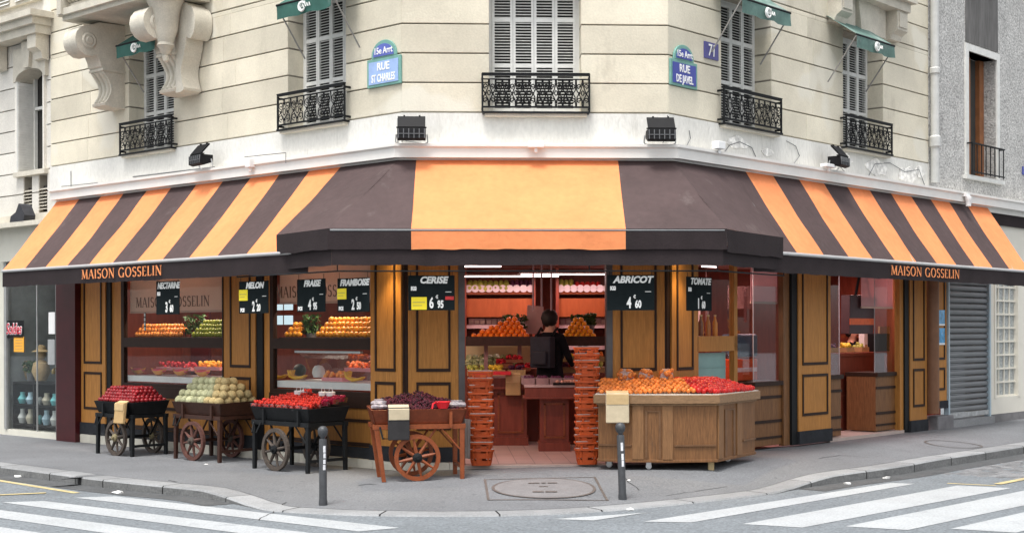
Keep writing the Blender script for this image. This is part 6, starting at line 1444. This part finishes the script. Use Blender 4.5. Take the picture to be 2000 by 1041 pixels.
def wplant(px, py, w, y, r, h, lab, seed):
    u, z = w.hit(px, py, -y); p = w.pt(u, y, z); q = p; plant(1000, 600, 1, r, h, lab, seed); e = [o for o in bpy.data.objects if o.get('label') == lab][0]; e.location = q
wplant(383, 652, WL, .42, .17, .30, 'dark bushy plant between peaches and limes in the left street window', 7); wplant(608, 652, WL, .40, .13, .26, 'green leafy plant between the two orange heaps in the corner window', 8)
# lower display of the windows: cut fruit boats, berries, bananas
DISH = mat('pink_dish', (.70, .28, .30), .4, .1, 9); PINKF = mat('pink_fruit_flesh', (.72, .10, .13), .45, .2, 14); BAN = mat('banana_skin', (.75, .42, .04), .5, .18, 9, rand=.1)
def boat(w, px, lab, k, wall_y=.35, zz=1.06):
    u = w.u(px, -wall_y); r = empty('fruit_boat', w.pt(u, wall_y, zz), w.a + .2, lab, 'cut fruit', 'cut fruit boats in the left window'); b = MB(); n = 10; vs = []
    for i in range(n + 1):
        t = -1 + 2 * i / n; wv = .07 * (1 - t * t); 
        for q in range(6): a = pi * q / 5; vs.append((.17 * t, -wv * math.cos(a), .07 + .05 * t * t - .07 * math.sin(a) * (1 - t * t)))
    b.add(vs, [(i * 6 + q, i * 6 + q + 1, i * 6 + 7 + q, i * 6 + 6 + q) for i in range(n) for q in range(5)], True); b.build('rind', mat('melon_rind', (.72, .32, .08), .5, .15, 9), r); b = MB(); b.ball((0, 0, .075), 1, 12, 6, (.15, .060, .035)); b.build('flesh', PINKF, r)
for k, px in enumerate((270, 310, 352, 395)): boat(WL, px, 'orange melon boat filled with pink fruit in the left street window, %s of four' % ('leftmost', 'second', 'third', 'rightmost')[k], k)
def berry_tray(w, px0, px1, z, y, lab, m_, n, rr, seed):
    u0, u1 = w.u(px0, -y), w.u(px1, -y); b = MB(); b.box(0, u1 - u0, 0, .25, 0, .05); o = b.build('fruit_tray', DISH, None, w.pt(u0, y, z), w.a); tag(o, lab, 'tray'); random.seed(seed); f = MB()
    for i in range(n): f.t = random.random(); f.ball((random.uniform(.02, u1 - u0 - .02), random.uniform(.02, .22), .05 + random.uniform(0, .07)), rr, 7, 5)
    f.build('fruit', m_, o)
berry_tray(WL, 305, 372, 1.13, .62, 'tray of dark red fruit behind the melon boats in the left window', REDT, 70, .028, 1); berry_tray(WL, 380, 428, 1.15, .62, 'tray of orange physalis behind the melon boats in the left window', MATS['clementine_peel'], 60, .03, 2)
berry_tray(WL, 672, 722, 1.19, .60, 'tray of red and orange fruit at the right of the corner window', mat('red_orange_fruit', (.62, .12, .02), .4, .3, 14, tone=.4), 60, .032, 3); berry_tray(WL, 628, 668, 1.06, .40, 'tray of pale peaches on the marble ledge of the corner window', MATS['peach_skin'], 40, .032, 4)
for k, (px, lab) in enumerate(((540, 'leftmost'), (578, 'second'), (690, 'rightmost'))):
    u = WL.u(px, -.32); r = empty('banana_bunch', WL.pt(u, .32, 1.07), WL.a + .4, 'yellow banana bunch on the ledge of the corner window, %s of three' % lab, 'bananas', 'bananas in the corner window')
    for j_ in range(4):
        b = MB(); b.tube([(-.13 + .02 * j_, .03 * j_, .13), (-.10, .03 * j_, .05), (-.02, .03 * j_, .02), (.08, .03 * j_, .03), (.13, .03 * j_, .06)], [.012, .021, .024, .02, .008], 7); b.build('banana', BAN, r)
# curved display glass, white pineapple-like cloths and glowing panels added as reflections in the corner window
b = MB(); P = [(.02, 1.44), (.10, 1.445), (.30, 1.43), (.42, 1.36), (.46, 1.2), (.46, 1.07)]
b.add([(0, y, z) for y, z in P] + [(1.9, y, z) for y, z in P], [(k, k + 1, k + 7, k + 6) for k in range(5)], True); o = b.build('curved_display_glass', DOME, None, WL.pt(-2.60, .16, 0), WL.a); tag(o, 'curved glass hood of the chilled display in the corner window', 'display glass')
b = MB(); b.box(0, 1.35, 0, .05, 0, .03); o = b.build('steel_top_rail', STEEL, None, WL.pt(-2.35, .18, 1.445), WL.a); tag(o, 'pale steel rail on top of the curved display glass in the corner window', 'rail')
WBX = emit('reflection_glow', (.75, .92, 1.0), .5)  # self-lit colour gives the bright reflections in the pane
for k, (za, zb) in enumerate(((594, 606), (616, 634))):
    u0, z0 = WL.hit(527, zb, -.7); u1, z1 = WL.hit(567, za, -.7); b = MB(); b.box(0, u1 - u0, 0, .05, 0, z1 - z0); o = b.build('reflection_panel', WBX, None, WL.pt(u0, .7, z0), WL.a); tag(o, '%s added glowing panel imitating a reflection at the left of the corner window' % ('upper', 'lower')[k], 'reflection panel'); b = MB(); b.box((u1 - u0) * .66, (u1 - u0) * .70, -.006, 0, 0, z1 - z0); b.build('bar', GREYP, o)
b = MB(); n = 10; b.lathe([(.0, .17), (.05, .16), (.08, .12), (.09, .06), (.07, 0)], 14); o = b.build('white_gourd', mat('white_gourd_skin', (.62, .62, .60), .5, .1, 8), None, WL.pt(WL.u(622, -.55), .55, 1.10), WL.a); tag(o, 'pale rounded gourd in the middle of the corner window', 'gourd')
b = MB(); b.ball((0, 0, .09), .09, 12, 8, (1.3, .9, 1.0)); o = b.build('dark_squash', mat('dark_squash_skin', (.03, .035, .025), .5, .3, 9), None, WL.pt(WL.u(585, -.6), .6, 1.10), WL.a); tag(o, 'dark green squash behind the bananas in the corner window', 'squash')
# small black and white ticket strip in the left window
u, z = WL.hit(281, 646, -.15); b = MB(); b.box(0, .05, 0, .006, 0, .28); o = b.build('ticket_strip', BLACKP, None, WL.pt(u, .15, z), WL.a); tag(o, 'narrow black and white strip standing on the peaches in the left window', 'tag')
b = MB()
for k in range(4): b.box(.008, .042, -.003, 0, .01 + .07 * k, .06 + .07 * k)
b.build('white_square', WHITEP, o)
# left window back panels and red shelves
for u0, u1, lab in ((-6.4, -5.9, 'dark'), (-5.2, -4.6, 'red')):
    b = MB(); b.box(0, u1 - u0, 0, .05, 0, 2.7); o = b.build('wall_board', MAROON if lab == 'dark' else mat('red_board', (.30, .05, .02), .5, .2, 5, stretch=(4, 4, .4)), None, WL.pt(u0, 1.3, FLZ), WL.a); tag(o, '%s boarding behind the left street window' % lab, 'boarding')
# right case by the corner: juice bottles
JU = [mat('juice_%s' % n, c, .2, .15, 9) for n, c in (('amber', (.50, .18, .03)), ('orange', (.62, .25, .03)), ('dark', (.20, .07, .03)))]
for k in range(9):
    b = MB(); b.lathe([(0, 0), (.036, 0), (.036, .17), (.016, .23), (.016, .27), (0, .27)], 10); o = b.build('juice_bottle', JU[(k * 5) % 3], None, WR.pt(.74 + .085 * k, .26 + .05 * (k % 2), 1.66), WR.a); tag(o, 'bottle of amber juice in the glazed case right of the corner', 'bottle', 'juice bottles in the corner case'); b = MB(); b.lathe([(.018, .26), (.018, .285), (0, .285)], 10); b.build('cap', mat('gold_cap', (.55, .40, .18), .4, .1, 9), o)
b = MB(); b.ball((0, 0, .15), .13, 12, 8); o = b.build('dark_bowl', BLACKP, None, WR.pt(1.20, .55, 1.72), 0); tag(o, 'dark round pot behind the juice bottles in the corner case', 'pot')
b = MB(); b.box(0, 1.0, 0, .04, 0, .55); o = b.build('pink_board', mat('pink_board_paint', (.55, .30, .28), .6, .1, 5), None, WR.pt(.62, .9, 2.05), WR.a); tag(o, 'pinkish board behind the juice bottles in the corner case', 'board')
for u, y, z, w_, h, m_, lab in ((1.66, .55, 1.85, .04, .55, MATS['pale_pink_metal'], 'thin pale post in the open bay'), (1.95, 1.0, 1.55, .20, .5, PINKW, 'pale paper hanging deep in the open bay'), ):
    b = MB(); b.box(0, w_, 0, .03, 0, h); tag(b.build('hanging_strip', m_, None, WR.pt(u, y, z), WR.a), lab, 'strip')
b = MB(); b.box(0, .70, 0, .35, 0, .30); o = b.build('orange_crate', mat('orange_crate_plastic', (.62, .07, .015), .4, .1, 9), None, WR.pt(2.0, .40, 1.03), WR.a, .01); tag(o, 'bright orange crate on the counter of the open bay', 'crate')
b = MB(); b.box(.02, .68, -.004, 0, .12, .18); b.build('white_band', mat('pink_band', (.7, .4, .36), .5, .1, 9), o)
b = MB(); b.box(0, .5, 0, .3, 0, .32); o = b.build('grey_scale', mat('blue_grey_plastic', (.07, .09, .12), .4, .1, 9), None, WR.pt(2.25, .42, 1.36), WR.a, .03); tag(o, 'blue grey scale above the orange crate in the open bay', 'scale')
b = MB(); b.tube([(0, 0, 0), (0, 0, .9)], .22, 12); o = b.build('dark_bin', BLACKP, None, WR.pt(1.75, .95, FLZ), 0); tag(o, 'black bin in the shade of the open bay', 'bin')
r = empty('bay_shelf', WR.pt(1.70, 1.15, FLZ), WR.a, 'narrow reddish shelf of pots at the back of the open bay', 'shelf')
b = MB(); b.box(0, .04, 0, .3, 0, 2.6); b.box(.80, .84, 0, .3, 0, 2.6); b.box(.04, .80, .27, .3, 0, 2.6); b.build('case', REDWOOD, r)
for k in range(6): b = MB(); b.box(.04, .80, 0, .27, .55 + .36 * k, .58 + .36 * k); b.build('shelf_board', ORW, r)
for k in range(5):
    for q in range(5): dup(jar, WR.pt(1.83 + .14 * q, 1.25, FLZ + .60 + .36 * k), 0, 'dark jar with pale lid on the narrow shelf in the open bay', 'jars in the open bay')
b = MB(); b.box(0, .9, 0, .05, 0, 2.7); o = b.build('dark_cabinet', MAROON, None, WR.pt(1.55, 1.6, FLZ), WR.a); tag(o, 'dark maroon cabinet at the back of the open bay', 'cabinet')
# right bay: inner counter, fruit shelf and hanging carrier bag
cw = WR.pt(4.9, .75, FLZ); b = MB(); b.box(0, 2.3, 0, .3, 0, 1.25); o = b.build('inner_counter', REDWOOD, None, cw, WR.a, .005); tag(o, 'reddish wooden counter inside the right hand bay', 'counter'); b = MB(); b.box(-.03, 2.33, -.03, .3, 1.25, 1.30); b.box(0, 2.3, -.012, 0, .6, .63); b.build('counter_top', mat('dark_red_top', (.20, .05, .03), .4, .1, 6), o)
u0, z0 = WR.hit(1648, 652, -.30); r = empty('carrier_bag', WR.pt(u0, .30, z0), WR.a, 'dark carrier bag with an orange band hanging in the right hand bay', 'bag'); b = MB(); b.prism([(0, 0), (.76, 0), (.84, .60), (.02, .60)], 'y', -.10, .06); b.build('body', mat('dark_bag_paper', (.045, .02, .022), .5, .15, 8), r, bevel=.01)
b = MB(); b.box(.0, .77, -.105, -.10, .14, .24); b.build('orange_band', BASKET, r); b = MB(); b.tube([(.22, -.08, .58), (.38, -.08, .98), (.48, -.08, .98), (.66, -.08, .58)], .024, 6); b.build('handle', BLACKP, r)
u0, z0 = WR.hit(1690, 655, -1.2); b = MB(); b.box(0, .8, 0, .3, -.04, 0); o = b.build('fruit_shelf', ORW, None, WR.pt(u0, 1.35, z0), WR.a); tag(o, 'lit fruit shelf on the far wall of the right hand bay', 'shelf'); f = MB(); random.seed(14)
for i in range(60): f.t = random.random(); f.ball((random.uniform(.03, .77), random.uniform(.03, .27), random.uniform(.03, .22)), .042, 8, 6)
f.build('oranges', MATS['clementine_peel'], o)
b = MB(); b.box(0, .12, 0, .10, 0, .36); o = b.build('white_carton', WHITEP, None, WR.pt(WR.u(1690, -.8), .82, 1.37), WR.a, .005); tag(o, 'tall white carton standing on the inner counter of the right hand bay', 'carton'); b = MB(); b.box(.02, .10, -.002, 0, .05, .12); b.build('print', KRAFT, o)
b = MB(); b.box(0, .40, 0, .25, 0, .30); o = b.build('till', BLACKP, None, WR.pt(WR.u(1714, -.8), .78, 1.37), WR.a, .01); tag(o, 'dark cash till on the inner counter of the right hand bay', 'till'); b = MB(); b.box(.02, .38, -.01, .02, .30, .42); b.build('display', KRAFT, o)

# ------------------------------------------------------------------ the gift shop at the left edge
def L0(px, py, y): u, z = WL.hit(px, py, -y); return WL.pt(u, y, z)
p = L0(6, 742 + 105, .35); b = MB()
for z in (.08, .42, .80): b.box(0, 1.75, 0, .45, z, z + .03)
for x in (0, .68, 1.72): b.box(x, x + .03, 0, .45, 0, .83)
o = b.build('black_rack', BLACKP, None, WL.pt(-9.98, .12, .05), WL.a); tag(o, 'black low rack with shelves of vases in the gift shop window', 'rack')
VA = [mat('turquoise_glass', (.14, .44, .46), .15, .2, 9), mat('pale_blue_glass', (.36, .52, .60), .15, .2, 9), mat('white_glass', (.50, .52, .50), .2, .15, 9), mat('cream_china', (.48, .44, .34), .3, .15, 9)]
nm = ['turquoise glass vase', 'pale blue glass vase', 'white glass vase', 'cream china jar']; pos = 'first second third fourth fifth sixth'.split()
for k in range(6):
    for row, z in ((0, .45), (1, .11)):
        h = .20 + .05 * ((k * 3 + row) % 3); b = MB(); b.lathe([(0, 0), (.055, 0), (.085, h * .4), (.04, h * .75), (.045, h), (.03, h), (0, h * .5)], 12); i = (k + row * 2) % 4; o = b.build('vase', VA[i], None, WL.pt(-9.86 + .27 * k, .24, .05 + z), WL.a); tag(o, '%s on the %s shelf of the black rack, %s from the left' % (nm[i], ('upper', 'lower')[row], pos[k]), 'vase')
plant(1000, 600, 1, .13, .2, 'small green potted plant on the black rack in the gift shop', 11); e = [o for o in bpy.data.objects if o.get('label', '').startswith('small green potted')][0]; e.location = WL.pt(WL.u(60, -.3), .3, 1.03)
b = MB(); b.lathe([(.0, 0), (.09, 0), (.16, .16), (.13, .30), (.05, .36), (.0, .38)], 14); o = b.build('straw_doll', mat('straw', (.42, .30, .16), .8, .2, 20), None, WL.pt(WL.u(80, -.3), .3, .90), WL.a); tag(o, 'straw figure with hat on the black rack in the gift shop', 'figurine'); b = MB(); b.ball((0, 0, .45), .09, 10, 7); b.lathe([(.16, .50), (.09, .53), (.07, .60), (0, .62)], 12); b.build('head_and_hat', MATS['straw'], o)
b = MB(); b.lathe([(0, 0), (.10, 0), (.14, .2), (.12, .33), (0, .36)], 14); o = b.build('straw_basket', MATS['straw'], None, WL.pt(WL.u(50, -.45), .45, .90), 0); tag(o, 'round straw basket behind the green plant in the gift shop', 'basket')
u, z = WL.hit(10, 660, -.02); r = empty('sale_sign', WL.pt(u, .02, z), WL.a, 'black sign with red and white lettering Soldes in the gift shop window', 'sign'); b = MB(); b.box(0, .62, 0, .008, 0, .30); b.build('card', BLACKP, r); text('Soldes', .26, mat('white_outline', (.75, .72, .72), .6, .05, 9), r, .31, -.004, .15, .014, .2, .78); text('Soldes', .26, mat('red_letter', (.55, .03, .06), .6, .05, 9), r, .31, -.010, .15, .002, .2, .78)
u, z = WL.hit(27, 687, -.02); b = MB(); b.box(0, .34, 0, .006, 0, .26); o = b.build('orange_notice', mat('orange_card', (.75, .36, .04), .6, .05, 9), None, WL.pt(u, .02, z), WL.a); tag(o, 'orange card below the Soldes sign in the gift shop window', 'notice'); b = MB()
for k in range(4): b.box(.05, .28, -.002, 0, .05 + .05 * k, .058 + .05 * k)
b.build('writing', KRAFT, o)
for px, py, w_, h_, m_, lab in ((101, 652, .20, .36, WHITEP, 'white paper notice on the gift shop door'), (116, 660, .08, .30, mat('pale_blue_notice', (.35, .48, .66), .6, .1, 9), 'narrow blue notice at the edge of the gift shop door'), (100, 712, .22, .42, mat('grey_notice', (.32, .33, .33), .6, .1, 9), 'grey poster low on the gift shop door')):
    u, z = WL.hit(px, py, -.02); b = MB(); b.box(0, w_, 0, .006, 0, h_); o = b.build('paper_notice', m_, None, WL.pt(u - w_ * .5, .02, z), WL.a); tag(o, lab, 'notice')
b = MB(); b.tube([(0, 0, .30), (.04, 0, .62), (.30, 0, .62), (.36, 0, .30)], .010, 5); b.box(-.03, .40, -.05, .05, 0, .30); o = b.build('hanging_bag', BLACKP, None, WL.pt(WL.u(22, -.4), .4, 2.05), WL.a, .02); tag(o, 'black handbag hanging in the gift shop window', 'bag')
b = MB(); b.lathe([(0, 0), (.07, 0), (.05, .3), (.06, .55), (.02, .75), (.03, .85), (0, .88)], 10); o = b.build('slim_vase', mat('plum_glass', (.16, .07, .10), .2, .2, 9), None, WL.pt(WL.u(66, -.6), .6, 1.25), 0); tag(o, 'tall slim plum coloured vase in the gift shop', 'vase')
b = MB(); b.lathe([(0, 0), (.03, 0), (.035, .05), (0, .09)], 8); b.tube([(0, 0, .08), (0, .10, .10)], .012, 5); o = b.build('door_knob', HUBY, None, WL.pt(-8.25, -.09, 1.05), WL.a); tag(o, 'round brass door knob on the gift shop door frame', 'knob')
b = MB(); b.prism([(-.25, 0), (.20, -.02), (.24, .10), (.12, .26), (.05, .30), (-.05, .16), (-.22, .10)], 'y', -.1, .1); o = b.build('dark_cover', mat('dark_canvas_cover', (.04, .04, .045), .8, .2, 9), None, WL.pt(WL.u(45, .2), -.2, 3.58), WL.a); tag(o, 'crumpled dark cover lying on the ledge above the gift shop', 'cover')
clean(None)
print('objects', len(bpy.data.objects))
